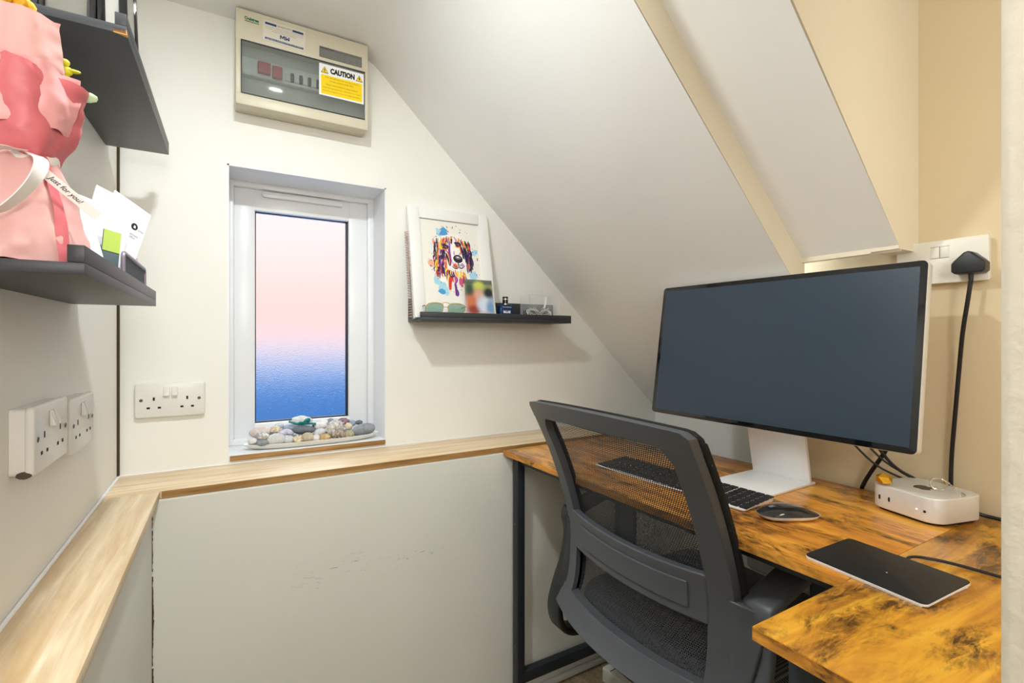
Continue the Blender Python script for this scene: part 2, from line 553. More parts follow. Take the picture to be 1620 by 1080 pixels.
b, P2 = slope_strip(C2, Y2, Y1, XL - .05, XS, 0.10)
struct(b.build('ceiling_slope_raised', M_slope, smooth=40))
mb = MB(); mb.box(XL - .05, XR + .1, YF - .1, Y2, CEIL, CEIL + .05)
struct(mb.build('ceiling', M_slope, smooth=0))
# the little upright face where the slope steps, running down to the wall behind the desk
f1 = lambda x: slope_z(x, C1)
f2 = lambda x: slope_z(x, C2)
x1f, x2f = (C1 - CEIL) / K, (C2 - CEIL) / K
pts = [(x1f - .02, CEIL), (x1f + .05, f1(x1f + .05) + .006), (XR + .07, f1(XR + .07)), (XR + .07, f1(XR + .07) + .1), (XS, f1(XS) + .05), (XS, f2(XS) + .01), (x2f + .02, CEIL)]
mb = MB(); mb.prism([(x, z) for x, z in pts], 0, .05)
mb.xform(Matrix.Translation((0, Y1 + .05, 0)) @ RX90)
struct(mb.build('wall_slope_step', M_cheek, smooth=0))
# taller cheek beside the raised slope
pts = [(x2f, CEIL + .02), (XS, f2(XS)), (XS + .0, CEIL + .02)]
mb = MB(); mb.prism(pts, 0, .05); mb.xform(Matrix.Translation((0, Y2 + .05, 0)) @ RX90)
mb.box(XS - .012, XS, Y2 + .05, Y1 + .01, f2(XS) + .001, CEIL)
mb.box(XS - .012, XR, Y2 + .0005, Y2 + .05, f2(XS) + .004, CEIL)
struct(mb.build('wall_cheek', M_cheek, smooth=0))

# boxed-in lower walls and their oak ledges
YX = 1.297
mb = MB(); mb.box(-0.14, 1.235, YX, YB, 0, LEDGE - .018)
low = struct(mb.build('wall_low_back', None, smooth=0))
M_boxback = paint('scuffed_panel_paint', S(230, 229, 219))
t, b = nodes(M_boxback)
prev = b.inputs['Base Color'].links[0].from_socket
v = mapping(t, (22, 22, 120), rot=(0, R(-9), 0))
n = noise_node(t, v, 1.0, 6, 0.75, 1.5)
r = ramp_node(t, [(0.61, (0, 0, 0, 1)), (0.635, (1, 1, 1, 1))])
t.links.new(n.outputs['Fac'], r.inputs[0])
tcx = t.nodes.new('ShaderNodeTexCoord'); spx = t.nodes.new('ShaderNodeSeparateXYZ')
t.links.new(tcx.outputs['Object'], spx.inputs[0])
def band(sock, lo, hi, soft):
    a = t.nodes.new('ShaderNodeMapRange'); a.interpolation_type = 'SMOOTHSTEP'
    a.inputs['From Min'].default_value = lo - soft; a.inputs['From Max'].default_value = lo
    t.links.new(sock, a.inputs['Value'])
    c = t.nodes.new('ShaderNodeMapRange'); c.interpolation_type = 'SMOOTHSTEP'
    c.inputs['From Min'].default_value = hi; c.inputs['From Max'].default_value = hi + soft
    c.inputs['To Min'].default_value = 1; c.inputs['To Max'].default_value = 0
    t.links.new(sock, c.inputs['Value'])
    m_ = t.nodes.new('ShaderNodeMath'); m_.operation = 'MULTIPLY'
    t.links.new(a.outputs[0], m_.inputs[0]); t.links.new(c.outputs[0], m_.inputs[1])
    return m_.outputs[0]
bz = band(spx.outputs['Z'], 0.50, 0.54, 0.035); bx_ = band(spx.outputs['X'], 0.18, 0.50, 0.10)
m1 = t.nodes.new('ShaderNodeMath'); m1.operation = 'MULTIPLY'; t.links.new(bz, m1.inputs[0]); t.links.new(bx_, m1.inputs[1])
m2 = t.nodes.new('ShaderNodeMath'); m2.operation = 'MULTIPLY'; t.links.new(m1.outputs[0], m2.inputs[0]); t.links.new(r.outputs[0], m2.inputs[1])
m3 = t.nodes.new('ShaderNodeMath'); m3.operation = 'MULTIPLY'; m3.inputs[1].default_value = 0.55; t.links.new(m2.outputs[0], m3.inputs[0])
t.links.new(mixc(t, m3.outputs[0], prev, S(96, 88, 76)), b.inputs['Base Color'])
low.data.materials.append(M_boxback)

mb = MB(); mb.box(XL, -0.14, YF, YB, 0, LEDGE - .018)
struct(mb.build('wall_low_left', M_box, smooth=0))
# ragged open joint where the two low walls meet
mb = MB()
rr = random.Random(3)
zs = [LEDGE - .03 - i * 0.0055 for i in range(135)]
for za, zb in zip(zs, zs[1:]):
    wd = 0.0006 + rr.random() * 0.0012 + (0.0016 + 0.0008 * math.sin(za * 40) if 0.25 < za < 0.62 else 0.0004)
    if rr.random() < (.10 if za > .6 else .02): continue
    mb.box(-0.1402, -0.1402 + wd, YX - .0006 - rr.random() * .0004, YX + .001, zb, za)
struct(mb.build('trim_2', M_crack, smooth=0), 'ragged dark crack where the two low painted panels meet')
ld = MB()
ld.box(XL + .001, 1.235, 1.312, YB - .001, LEDGE - .017, LEDGE, .0012)
o = ld.build('oak_ledge', M_oakX); tag(o, 'long light oak ledge board under the window, along the window wall', 'ledge')
e = MB(); e.box(-0.124, 1.234, 1.3108, 1.3122, LEDGE - .0168, LEDGE - .0012)
e.build('edge_band', M_oak_edge, o)
ld = MB()
ld.box(XL + .001, -0.1275, YF + .002, 1.3105, LEDGE - .0172, LEDGE - .0002, .0012)
o = ld.build('oak_ledge', M_oakY); tag(o, 'light oak ledge board running along the left wall under the twin sockets', 'ledge')
# white sealant lines along the walls
mb = MB(); mb.cyl((XL + .003, YB - .002, LEDGE + .0003), (1.235, YB - .003, LEDGE + .0003), .0022, n=8)
struct(mb.build('trim_3', M_white), 'white sealant bead between ledge and window wall')
mb = MB(); mb.cyl((XL + .003, YF, LEDGE + .0005), (XL + .003, YB - .004, LEDGE + .0005), .003, n=8)
struct(mb.build('trim_4', M_white), 'white sealant bead between ledge and left wall')
# floor bead along the low wall under the desk
mb = MB(); mb.box(-.139, 1.235, YX - .012, YX - .0002, 0, .018, .003)
struct(mb.build('baseboard_back', M_white))

# ------------------------------------------------------------------ window
win = bpy.data.objects.new('window_1', None); C.objects.link(win); win.location = (0, 0, 0)
struct(win, 'narrow white framed window with frosted glass glowing pink over blue')
FY = 1.645
mb = MB()                                # painted linings of the opening
mb.box(WX0 - .001, WX0 + .004, YB + .0005, FY + .02, WZ0, WZ1); mb.box(WX1 - .004, WX1 + .001, YB + .0005, FY + .02, WZ0, WZ1)
mb.box(WX0, WX1, YB + .0005, FY + .02, WZ1 - .004, WZ1 + .001)
mb.build('reveal', M_white, win, smooth=0)
mb = MB(); mb.box(WX0 + .004, WX1 - .004, YB - .004, FY + .01, WZ0 + .0005, WZ0 + .0148, .001)
sill = mb.build('window_sill', M_white, win)
mb = MB(); mb.box(WX0 + .006, WX1 - .004, YB - .0065, YB - .0038, WZ0 + .0005, WZ0 + .0145, .0008)
mb.build('edge_band', M_oak_edge, sill)
def frame_ring(b_, x0, x1, z0, z1, wl, wr, wt, wb, ya, yb, bev=.004):
    b_.box(x0, x0 + wl, ya, yb, z0, z1, bev); b_.box(x1 - wr, x1, ya, yb, z0, z1, bev)
    b_.box(x0 + wl - .004, x1 - wr + .004, ya, yb, z1 - wt, z1, bev); b_.box(x0 + wl - .004, x1 - wr + .004, ya, yb, z0, z0 + wb, bev)
fx0, fx1, fz0, fz1 = WX0 + .003, WX1 - .003, WZ0 + .014, WZ1 - .002
mb = MB(); frame_ring(mb, fx0, fx1, fz0, fz1, .014, .020, .018, .018, FY - .012, FY + .05)
mb.build('outer_frame', M_upvc, win)
mb = MB(); frame_ring(mb, fx0 + .013, fx1 - .019, fz0 + .016, fz1 - .017, .056, .060, .064, .042, FY, FY + .045, .005)
sash = mb.build('sash', M_upvc, win)
gx0, gx1, gz0, gz1 = 0.074, 0.340, 0.860, 1.498
mb = MB(); frame_ring(mb, gx0 - .006, gx1 + .006, gz0 - .006, gz1 + .006, .0068, .0085, .0100, .0078, FY + .012, FY + .03, .0012)
mb.build('gasket', M_gasket, sash)
mb = MB(); mb.box(gx0 - .004, gx1 + .004, FY + .0185, FY + .0225, gz0 - .004, gz1 + .004)
M_frost = mat('frosted_glass', (1, 1, 1, 1), 0.15, trans=1.0, ior=1.2, bump=0.45, bscale=420)
mb.build('pane', M_frost, sash, smooth=0)
mb = MB(); mb.prism(rrect(.234, .017, .008, 5), 0, .012, M=facing((0, -1, 0), (.2065, FY - .0005, 1.5447)), bev=.003)
vent = mb.build('trickle_vent', M_upvc, win)

# ------------------------------------------------------------------ downlight fitting, plus made-up fittings round the two added fill lamps
def downlight(loc, r_, label, name='ceiling_downlight', rot=(0, 0, 0)):
    t_ = thing(name, label, 'ceiling light' if 'ceiling' in name else 'wall light', loc, rot)
    b_ = MB(); b_.lathe([(r_ * .78, -.001), (r_ * .82, -.010), (r_ * 1.0, -.012), (r_ * 1.18, -.008), (r_ * 1.2, -.0002)], 40, cap=False)
    b_.build('rim', M_white, t_)
    b_ = MB(); b_.lathe([(0.0005, -.006), (r_ * .79, -.006), (r_ * .79, -.004), (0.0005, -.004)], 40, cap=False)
    b_.build('diffuser', mat('lit_diffuser', S(255, 246, 230), .4, emit=S(255, 244, 222), estr=3.0), t_)
downlight(LAMP_A, .05, 'round white downlight in the ceiling above the study')
downlight(FILL_B, .21, 'large round fill light added on the wall behind the doorway', 'wall_fill_light', (PI / 2, 0, 0))
downlight(FILL_C, .15, 'round ceiling fill light added over the alcove end of the desk', 'ceiling_fill_light')

# ================================================================== wall sockets
# built in the XY plane: x right, y up, z out of the wall
def double_socket(label, direction, loc, depth, style='rocker'):
    M = facing(direction)
    t_ = thing('double_socket', label, 'socket', loc)
    pm = M_socket if style == 'rocker' else M_socketb
    if depth > .012:
        b_ = MB(); b_.prism(rrect(.142, .082, .005, 4), 0.0003, depth - .008, M=M); b_.build('back_box', pm, t_)
    b_ = MB(); b_.prism(rrect(.146, .086, .007 if style == 'rocker' else .003, 6), max(0.0003, depth - .0095), depth, M=M, bev=.003 if style == 'rocker' else .0012, seg=3)
    plate = b_.build('face_plate', pm, t_)
    z = depth
    if style == 'rocker':
        for sx in (-.0085, .0085):
            b_ = MB()
            prof = [(-.0105, .0), (-.0105, .0065), (-.006, .0062), (.0, .004), (.0105, .0012), (.0105, .0)]
            Mr = M @ Matrix.Translation((sx, .0215, z)) @ Matrix(((0, 0, 1, 0), (1, 0, 0, 0), (0, 1, 0, 0), (0, 0, 0, 1)))
            b_.prism(prof, -.0062, .0062, M=Mr, bev=.0008)
            b_.build('rocker_switch', pm, t_)
        for cx in (-.0345, .0345):
            for px, py, w_, h_ in ((0, .0035, .0042, .0082), (-.0112, -.0185, .0066, .0046), (.0112, -.0185, .0066, .0046)):
                b_ = MB(); b_.box(cx + px - w_ / 2, cx + px + w_ / 2, py - h_ / 2, py + h_ / 2, z - .0005, z + .00025, M=M)
                b_.build('pin_hole', M_dark, t_, smooth=0)
        for cx in (-.060, .060):
            b_ = MB(); b_.cyl((0, 0, 0), (0, 0, .0006), .0038, n=18); b_.xform(M @ Matrix.Translation((cx, .001, z - .0002)))
            sc_ = b_.build('screw', M_screw, t_)
            b_ = MB(); b_.box(-.003, .003, -.0005, .0005, .0004, .0008, M=M @ Matrix.Translation((cx, .001, z)) @ Matrix.Rotation(R(35), 4, 'Z'))
            b_.build('slot', M_dark, sc_, smooth=0)
    else:
        for sx in (-.0076, .0076):
            b_ = MB(); b_.box(sx - .0070, sx + .0070, .008, .030, z - .001, z + .0012, .0006, M=M)
            b_.build('rocker_switch', M_socketb, t_)
        for (a, c, d_, e_) in ((-.0153, .0153, .0301, .0307), (-.0153, .0153, .0073, .0079), (-.0003, .0003, .0076, .0304), (-.0156, -.0151, .0076, .0304), (.0151, .0156, .0076, .0304)):
            pass
        b_ = MB()
        for (a, c, d_, e_) in ((-.0153, .0153, .0301, .0308), (-.0153, .0153, .0072, .0079), (-.0004, .0004, .0076, .0304)):
            b_.box(a, c, d_, e_, z - .0004, z + .0002, M=M)
        b_.build('switch_gap', mat('switch_gap', S(120, 104, 76), .7), t_, smooth=0)
        cx = -.0345
        for px, py, w_, h_ in ((0, .0035, .0042, .0082), (-.0112, -.0185, .0066, .0046), (.0112, -.0185, .0066, .0046)):
            b_ = MB(); b_.box(cx + px - w_ / 2, cx + px + w_ / 2, py - h_ / 2, py + h_ / 2, z - .0005, z + .00025, M=M)
            b_.build('pin_hole', M_dark, t_, smooth=0)
    return t_
double_socket('white double wall socket alone on the window wall, left of the window', (0, -1, 0), (-.1225, YB, .9595), .0105)
double_socket('white double wall socket on the left wall with a chipped lower corner, nearer of two', (1, 0, 0), (XL, .888, .986), .024)
so = double_socket('white double wall socket on the left wall next to the corner, further of two', (1, 0, 0), (XL, 1.052, .977), .024)
double_socket('cream double wall socket behind the monitor with a black plug in it', (-1, 0, 0), (XR, .4115, 1.267), .021, 'flat')
# the chipped lower corner of the nearer socket
o = [x for x in bpy.data.objects if x.get('label', '').startswith('white double wall socket on the left wall with')][0]
mb = MB(); mb.sphere((.014, -.0715, -.0400), .0052, 1.5, .5, .9, 2); mb.build('chipped_corner', mat('chip_brown', S(86, 72, 60), .8), o)

# plug in the cream socket, with its cable down behind the small computer
pl = thing('mains_plug', 'black three-pin plug with its cable hanging from the cream socket', 'plug', (XR - .021, .3605, 1.2575))
M = facing((-1, 0, 0))
outl = [(-.0245, -.016), (-.0195, -.0205), (.0195, -.0205), (.0245, -.016), (.0245, -.001), (.021, .004), (.006, .0195), (0, .0215), (-.006, .0195), (-.021, .004), (-.0245, -.001)]
mb = MB(); mb.prism(outl, .0003, .030, M=M, bev=.003, seg=3); mb.build('plug_body', M_blackplastic, pl)
mb = MB(); mb.cyl((0, 0, 0), (0, 0, -.014), .0042, .0036, 14); mb.xform(Matrix.Translation((-.012, 0, -.0195))); mb.build('strain_relief', M_blackplastic, pl)
mb = MB(); mb.tube([(-.012, 0, -.032), (-.013, .004, -.07), (-.006, .014, -.13), (.004, .022, -.20), (.008, .030, -.30), (.010, .036, -.38), (.010, .037, -.44), (.009, .036, -.484)], .0036, n=10)
mb.build('cable', M_cable, pl)

# ================================================================== consumer unit
cu = thing('fuse_box', 'old cream electrical fuse box with smoked cover and yellow caution sticker, above the window', 'fuse box', (0.0185, YB, 1.715))
W_, H_, D_ = .334, .246, .070
M_cu = mat('cream_enclosure', S(214, 207, 184), .38, bump=.05, bscale=300)
# body made as a shallow tray round the breaker recess (local: x right, -y towards the room, z up)
mb = MB()
mb.box(0, W_, -.034, -.0005, 0.004, H_, .003)
mb.box(0, W_, -D_, -.030, .165, H_, .003); mb.box(0, W_, -D_, -.030, 0.0, .030, .003)
mb.box(0, .012, -D_, -.030, .028, .167, .002); mb.box(W_ - .009, W_, -D_, -.030, .028, .167, .002)
mb.build('enclosure', M_cu, cu)
mb = MB(); mb.box(0, W_, -.036, -.0345, .03, .166); mb.build('inner_panel', mat('inner_panel_grey', S(196, 196, 188), .5), cu, smooth=0)
mb = MB(); mb.box(.004, W_ - .004, -.052, -.036, .088, .132, .002)
row = mb.build('breaker_strip', mat('breaker_grey', S(226, 228, 224), .45), cu)
mb = MB(); mb.box(.052, .082, -.064, -.050, .096, .126, .003); mb.box(.086, .110, -.062, -.050, .092, .124, .003)
mb.build('main_switch', mat('switch_red', S(190, 50, 55), .4), cu)
for i in range(6):
    x = .118 + i * .0215
    mb = MB(); mb.box(x, x + .012, -.0575, -.050, .094, .112, .001); mb.build('breaker', mat('breaker_white', S(232, 232, 228), .4), cu)
    mb = MB(); mb.box(x + .0125, x + .0205, -.059, -.050, .094, .116, .001); mb.build('breaker', M_blackplastic, cu)
M_smoke = mat('smoked_plastic', S(222, 228, 226), .07, trans=.90, ior=1.35)
mb = MB(); mb.prism([(.0135, .030), (W_ - .010, .030), (W_ - .010, .164), (.0135, .164)], 0, .003, M=facing((0, -1, 0), (0, -D_ + .001, 0)), bev=.001)
cover = mb.build('hinged_cover', M_smoke, cu)
mb = MB()
for (a, c, d_, e_) in ((.0125, W_ - .009, .1635, .1665), (.0125, W_ - .009, .0285, .031), (.0115, .0138, .029, .166)):
    mb.box(a, c, -D_ - .0012, -D_ + .004, d_, e_)
mb.build('cover_seal', M_gasket, cu, smooth=0)
# stickers on it (flat, thin)
def sticker(name, m, parent, x0, x1, z0, z1, y, rot=0.0):
    b_ = MB(); b_.box(-(x1 - x0) / 2, (x1 - x0) / 2, -.0003, 0, -(z1 - z0) / 2, (z1 - z0) / 2)
    b_.xform(Matrix.Translation(((x0 + x1) / 2, y, (z0 + z1) / 2)) @ Matrix.Rotation(rot, 4, 'Y'))
    return b_.build(name, m, parent, smooth=0)
def T(x, y, z): return Matrix.Translation((x, y, z)) @ RX90
M_ink = mat('black_ink', S(20, 20, 22), .6)
M_inkg = mat('grey_ink', S(110, 112, 112), .6)
M_navy = mat('navy_ink', S(28, 62, 112), .5)
M_yel = mat('sticker_yellow', S(252, 214, 0), .4)
M_stk = mat('sticker_white', S(246, 246, 244), .4)
M_lab = mat('aged_label', S(226, 220, 206), .5)
yf = -D_ - .0004
cs = sticker('caution_sticker', M_stk, cu, .200, .321, .071, .158, -D_ - .0022)
yf2 = -D_ - .0027
sticker('yellow_field', M_yel, cs, .205, .316, .0755, .128, yf2)
text('lettering', 'CAUTION', M_ink, cs, T(.2625, yf2 - .0004, .1415), width=.066, height=.016, bold=.0006)
tri = [(-.010, -.0085), (.010, -.0085), (0, .0095)]
for x in (.2145, .308):
    mb = MB(); mb.prism(tri, 0, .0004, M=T(x, yf2, .1415)); mb.build('warning_triangle', M_ink, cs, smooth=0)
    mb = MB(); mb.prism([(a * .82, c * .82 - .0002) for a, c in tri], 0, .0004, M=T(x, yf2 - .0003, .1415)); mb.build('warning_triangle', M_yel, cs, smooth=0)
    if x < .25: text('lettering', '!', M_ink, cs, T(x, yf2 - .0008, .1402), height=.0095, bold=.0004)
    else:
        mb = MB(); mb.prism([(.001, .006), (-.0025, -.001), (-.0003, -.001), (-.001, -.006), (.0028, .0008), (.0006, .0008), (.0022, .006)], 0, .0003, M=T(x, yf2 - .0008, .1405)); mb.build('bolt_mark', M_ink, cs, smooth=0)
M_inkb = mat('brown_ink', S(120, 96, 10), .6)
for i, s_ in enumerate(('This installation has wiring colours', 'to two versions of BS 7671.', 'Great care should be taken before', 'undertaking extension, alteration or repair', 'that all conductors are correctly identified.')):
    text('lettering', s_, M_inkb, cs, T(.2605, yf2 - .0004, .1225 - i * .0088 - (.002 if i > 1 else 0)), width=(.090, .066, .086, .104, .104)[i], height=.0042)
ml = sticker('company_label', M_lab, cu, .062, .165, .179, .233, yf, R(1.2))
sticker('blue_bar', M_navy, ml, .067, .094, .2225, .228, yf - .0005, R(1.2)); sticker('blue_bar', M_navy, ml, .133, .160, .2215, .227, yf - .0005, R(1.2))
text('lettering', 'IMPORTANT NOTICE', M_ink, ml, T(.1135, yf - .0007, .2249), width=.034, height=.0036)
for i in range(3):
    text('lettering', ('This installation should be periodically inspected and tested', 'and a report on its condition obtained as prescribed in the', 'Regulations for Electrical Installations')[i], M_inkg, ml, T(.1135, yf - .0007, .2175 - i * .0048), width=(.092, .092, .06)[i], height=.0026)
# interlocking monogram
for pts in ([(-.011, -.005), (-.011, .005), (-.0075, .005), (-.005, 0), (-.0025, .005), (.001, .005), (.001, -.005), (-.0015, -.005), (-.0015, .001), (-.005, -.004), (-.0085, .001), (-.0085, -.005)],
            [(.002, .005), (.0045, .005), (.0045, -.001), (.007, .003), (.0095, -.001), (.0095, .005), (.012, .005), (.012, -.005), (.009, -.005), (.007, -.0015), (.005, -.005), (.002, -.005)]):
    mb = MB(); mb.prism(pts, 0, .0004, M=T(.1135, yf - .0003, .1985)); mb.build('monogram', M_navy, ml, smooth=0)
sticker('blue_bar', M_navy, ml, .067, .160, .1828, .1878, yf - .0005, R(1.2))
M_wht = mat('white_ink', S(240, 240, 240), .5)
text('lettering', 'ELECTRICAL CONTRACTORS TEL 01293 536213', M_wht, ml, T(.1135, yf - .001, .1853), width=.086, height=.0030)
text('lettering', 'Crabtree', mat('green_ink', S(24, 112, 92), .5), cu, T(.036, yf, .2235), width=.033, height=.0085, bold=.0005)
sticker('green_bar', mat('green_ink', S(24, 112, 92), .5), cu, .020, .053, .2155, .2172, yf)
gl = sticker('grey_notice', mat('grey_label', S(112, 113, 108), .5), cu, .201, .316, .176, .206, yf)
M_pale = mat('pale_ink', S(196, 196, 188), .6)
text('lettering', 'IMPORTANT', M_ink, gl, T(.222, yf - .0006, .2022), width=.036, height=.0042)
for i in range(5):
    text('lettering', 'This unit must be isolated before any cover is removed and the device tested', M_pale, gl, T(.2585, yf - .0006, .1965 - i * .0042), width=.108, height=.0022)

# ================================================================== black picture-ledge shelves
# local frame: x along the shelf, y = 0 at the wall and -depth at the front lip, z = 0 at the underside
def ledge_shelf(label, length, depth, loc, rot, lip=.027, back=.066, group='black picture ledges'):
    t_ = thing('picture_ledge', label, 'shelf', loc, rot, None)
    b_ = MB(); b_.box(0, length, -depth, 0, 0, .011, .0006); b_.build('base_board', M_blackwood, t_)
    b_ = MB(); b_.box(0, length, -depth, -depth + .0125, .0112, lip, .0006); b_.build('front_lip', M_blackwood, t_)
    b_ = MB(); b_.box(0, length, -.012, -.0003, .0112, back, .0006); b_.build('back_lip', M_blackwood, t_)
    return t_
SHZ = 1.1652
ledge_shelf('black picture ledge shelf on the window wall right of the window, holding a dog portrait', .552, .122, (.4945, YB - .0005, SHZ), (0, 0, 0), back=.071)
# left wall: x axis runs along +Y reversed so the lip faces the room (+X)
LRZ = 1.1722
ledge_shelf('lower black picture ledge on the left wall holding pink bouquet and letters', .5135, .1165, (XL + .0005, .58, LRZ), (0, 0, PI / 2))
UT = math.atan2(.0165, .54)
up_sh = ledge_shelf('upper black picture ledge on the left wall, chipped at its corner', .545, .113, (XL + .0005, .818, 1.5175), (0, -UT, PI / 2))
mb = MB(); mb.prism([(0, -.113), (.0075, -.113), (.0, -.099)], -.0004, .006); mb.build('chipped_corner', mat('bare_chipboard', S(206, 150, 86), .9), up_sh, smooth=0)

# ================================================================== things on the shelf right of the window
SB = SHZ + .0112                        # top of that shelf's base board
# framed dog portrait, leaning back (local: x right, y into the wall, z up; tilted)
tilt = math.atan2(.072, .36)
pf = thing('framed_portrait', 'white framed colourful splatter portrait of a spaniel leaning on the black shelf', 'picture', (.4870, 1.4105, SB + .0003), (-tilt, 0, 0))
PW, PH = .279, .361
mb = MB(); frame_ring(mb, 0, PW, 0, PH, .036, .036, .036, .036, 0, .018, .0012)
mb.build('frame', mat('white_frame', S(240, 240, 238), .4), pf)
mb = MB(); mb.box(.030, PW - .030, .006, .012, .030, PH - .030); paper = mb.build('print_paper', mat('art_paper', S(239, 236, 228), .7), pf, smooth=0)
mb = MB(); mb.box(.0362, PW - .0362, .0055, .0062, PH - .0375, PH - .0355); mb.box(.0355, .0368, .0055, .0062, .036, PH - .036)
mb.build('rebate', mat('rebate_grey', S(150, 148, 142), .8), pf, smooth=0)
# the portrait: brush strokes as thin flat shapes
art_cols = {'k': S(34, 28, 44), 'n': S(38, 34, 92), 'p': S(104, 58, 150), 'l': S(178, 146, 206), 'r': S(214, 62, 44), 'o': S(238, 132, 38), 'y': S(250, 208, 40),
            'b': S(76, 160, 214), 'c': S(168, 214, 236), 'm': S(214, 90, 130), 's': S(240, 176, 150), 'w': S(246, 242, 238), 'g': S(124, 122, 132), 'u': S(128, 52, 52)}
keys = list(art_cols)
art_m = [mat('paint_' + n_, art_cols[c_], .7) for c_, n_ in zip(keys, ('ink', 'navy', 'purple', 'lilac', 'red', 'orange', 'yellow', 'blue', 'pale_blue', 'magenta', 'salmon', 'white', 'grey', 'maroon'))]
art = MB(); layer = [0]
ra = random.Random(11)
def a2l(x, y):
    """portrait coordinates (0..1000 across, 0..1250 down) to the sheet"""
    return (.038 + (PW - .076) * x / 1000.0, .0058 - layer[0] * 1.0e-6, PH - .038 - (PH - .076) * y / 1250.0)
def shape(pts, c_):
    layer[0] += 1
    vs = [art.bm.verts.new(a2l(x, y)) for x, y in pts]
    try:
        f_ = art.bm.faces.new(vs); f_.material_index = keys.index(c_)
    except ValueError: pass
def ell(cx, cy, rx, ry, c_, n=18, rot=0.0, wob=0.0):
    p_ = []
    for i in range(n):
        a = 2 * PI * i / n; k_ = 1 + wob * (ra.random() - .5)
        x, y = rx * k_ * math.cos(a), ry * k_ * math.sin(a)
        p_.append((cx + x * math.cos(rot) - y * math.sin(rot), cy + x * math.sin(rot) + y * math.cos(rot)))
    shape(p_, c_)
def stroke(path, wd, c_):
    """tapered brush stroke"""
    P = [Vector((p[0], p[1], 0)) for p in path]
    for _ in range(2): P = chaikin(P, False)
    Lf, Rt = [], []
    n_ = len(P)
    for i, p in enumerate(P):
        d = (P[min(i + 1, n_ - 1)] - P[max(i - 1, 0)]).normalized()
        s_ = Vector((-d.y, d.x, 0)) * wd * (0.15 + 0.85 * math.sin(PI * min(max((i + .6) / n_, 0), 1)) ** .7)
        Lf.append(p + s_); Rt.append(p - s_)
    shape([(v.x, v.y) for v in Lf + Rt[::-1]], c_)
# washes of colour behind
for cx, cy, rx, ry, c_ in ((360, 190, 120, 60, 'c'), (400, 150, 55, 60, 'b'), (320, 990, 110, 70, 'c'), (290, 1040, 60, 40, 'b'), (850, 780, 70, 70, 'c'), (900, 430, 40, 70, 'c'), (230, 860, 60, 90, 'c'), (150, 640, 60, 50, 's')):
    ell(cx, cy, rx, ry, c_, 22, ra.random(), .35)
shape([(395, 75), (470, 205), (300, 210)], 'b')
# head and ears under-painting
shape([(330, 230), (480, 185), (640, 190), (740, 270), (790, 400), (850, 560), (860, 690), (800, 740), (740, 690), (700, 620), (660, 700), (600, 730), (520, 720), (450, 690), (440, 800), (380, 900), (290, 905), (220, 830), (235, 680), (170, 560), (230, 400), (270, 290)], 'w')
shape([(420, 260), (560, 230), (640, 300), (660, 480), (690, 580), (640, 680), (540, 720), (450, 660), (420, 520), (400, 380)], 'w')
# left ear: flowing locks
for i in range(150):
    x0 = 300 + ra.uniform(-95, 105); y0 = 250 + ra.uniform(0, 480)
    sway = ra.uniform(-75, 25) - (x0 - 300) * .1; ln = ra.uniform(70, 190)
    c_ = ra.choice('krokpnyprkuwlnkkyn' if y0 < 600 else 'ypwrkpykourynk')
    stroke([(x0, y0), (x0 + sway * .5, y0 + ln * .5), (x0 + sway * .3 + ra.uniform(-15, 15), y0 + ln)], ra.uniform(5, 13), c_)
# right ear
for i in range(125):
    x0 = 745 + ra.uniform(-60, 60) ; y0 = 260 + ra.uniform(0, 350)
    x0 += (y0 - 260) * .14
    ln = ra.uniform(60, 160); sway = ra.uniform(-10, 65)
    stroke([(x0, y0), (x0 + sway * .6, y0 + ln * .5), (x0 + sway * .4, y0 + ln)], ra.uniform(5, 12), ra.choice('kknnpokrkplnkywk'))
# crown
for i in range(75):
    x0 = ra.uniform(320, 710); y0 = 205 + abs(x0 - 520) * .22 + ra.uniform(-10, 60)
    stroke([(x0, y0), (x0 + ra.uniform(-30, 30), y0 + 30), (x0 + ra.uniform(-40, 40), y0 + ra.uniform(50, 90))], ra.uniform(4, 11), ra.choice('oryrksmopyu'))
# white blaze and muzzle
shape([(520, 230), (560, 225), (600, 330), (640, 430), (690, 560), (660, 640), (560, 680), (490, 640), (480, 500), (500, 360)], 'w')
for i in range(26):
    x0 = ra.uniform(470, 660); y0 = ra.uniform(430, 660)
    stroke([(x0, y0), (x0 + ra.uniform(-20, 20), y0 + 30), (x0 + ra.uniform(-20, 20), y0 + 60)], ra.uniform(3, 7), ra.choice('wlswlog'))
for pth, wd, c_ in (([(480, 300), (455, 420), (470, 560), (455, 660)], 20, 'p'), ([(500, 280), (520, 240), (510, 330)], 12, 'n'), ([(445, 250), (470, 340), (430, 420)], 14, 'l'), ([(640, 300), (690, 420), (700, 540)], 18, 'k'), ([(400, 470), (430, 560), (445, 650)], 15, 'k'), ([(650, 360), (665, 430), (655, 480)], 10, 'r'), ([(395, 420), (440, 470), (450, 520)], 10, 'r'), ([(430, 470), (455, 560), (440, 640)], 9, 'o')):
    stroke(pth, wd, c_)
# eyes
for ex, ey, ro in ((400, 385, .25), (615, 335, .15)):
    ell(ex, ey - 18, 62, 26, 'n', 18, ro, .2); ell(ex, ey, 46, 30, 'k', 18, ro, .1); ell(ex, ey + 2, 34, 20, 'u', 16, ro); ell(ex - 2, ey, 17, 16, 'k', 14); ell(ex + 7, ey - 6, 6, 5, 'w', 8)
    stroke([(ex - 55, ey + 26), (ex, ey + 40), (ex + 52, ey + 18)], 8, 'o')
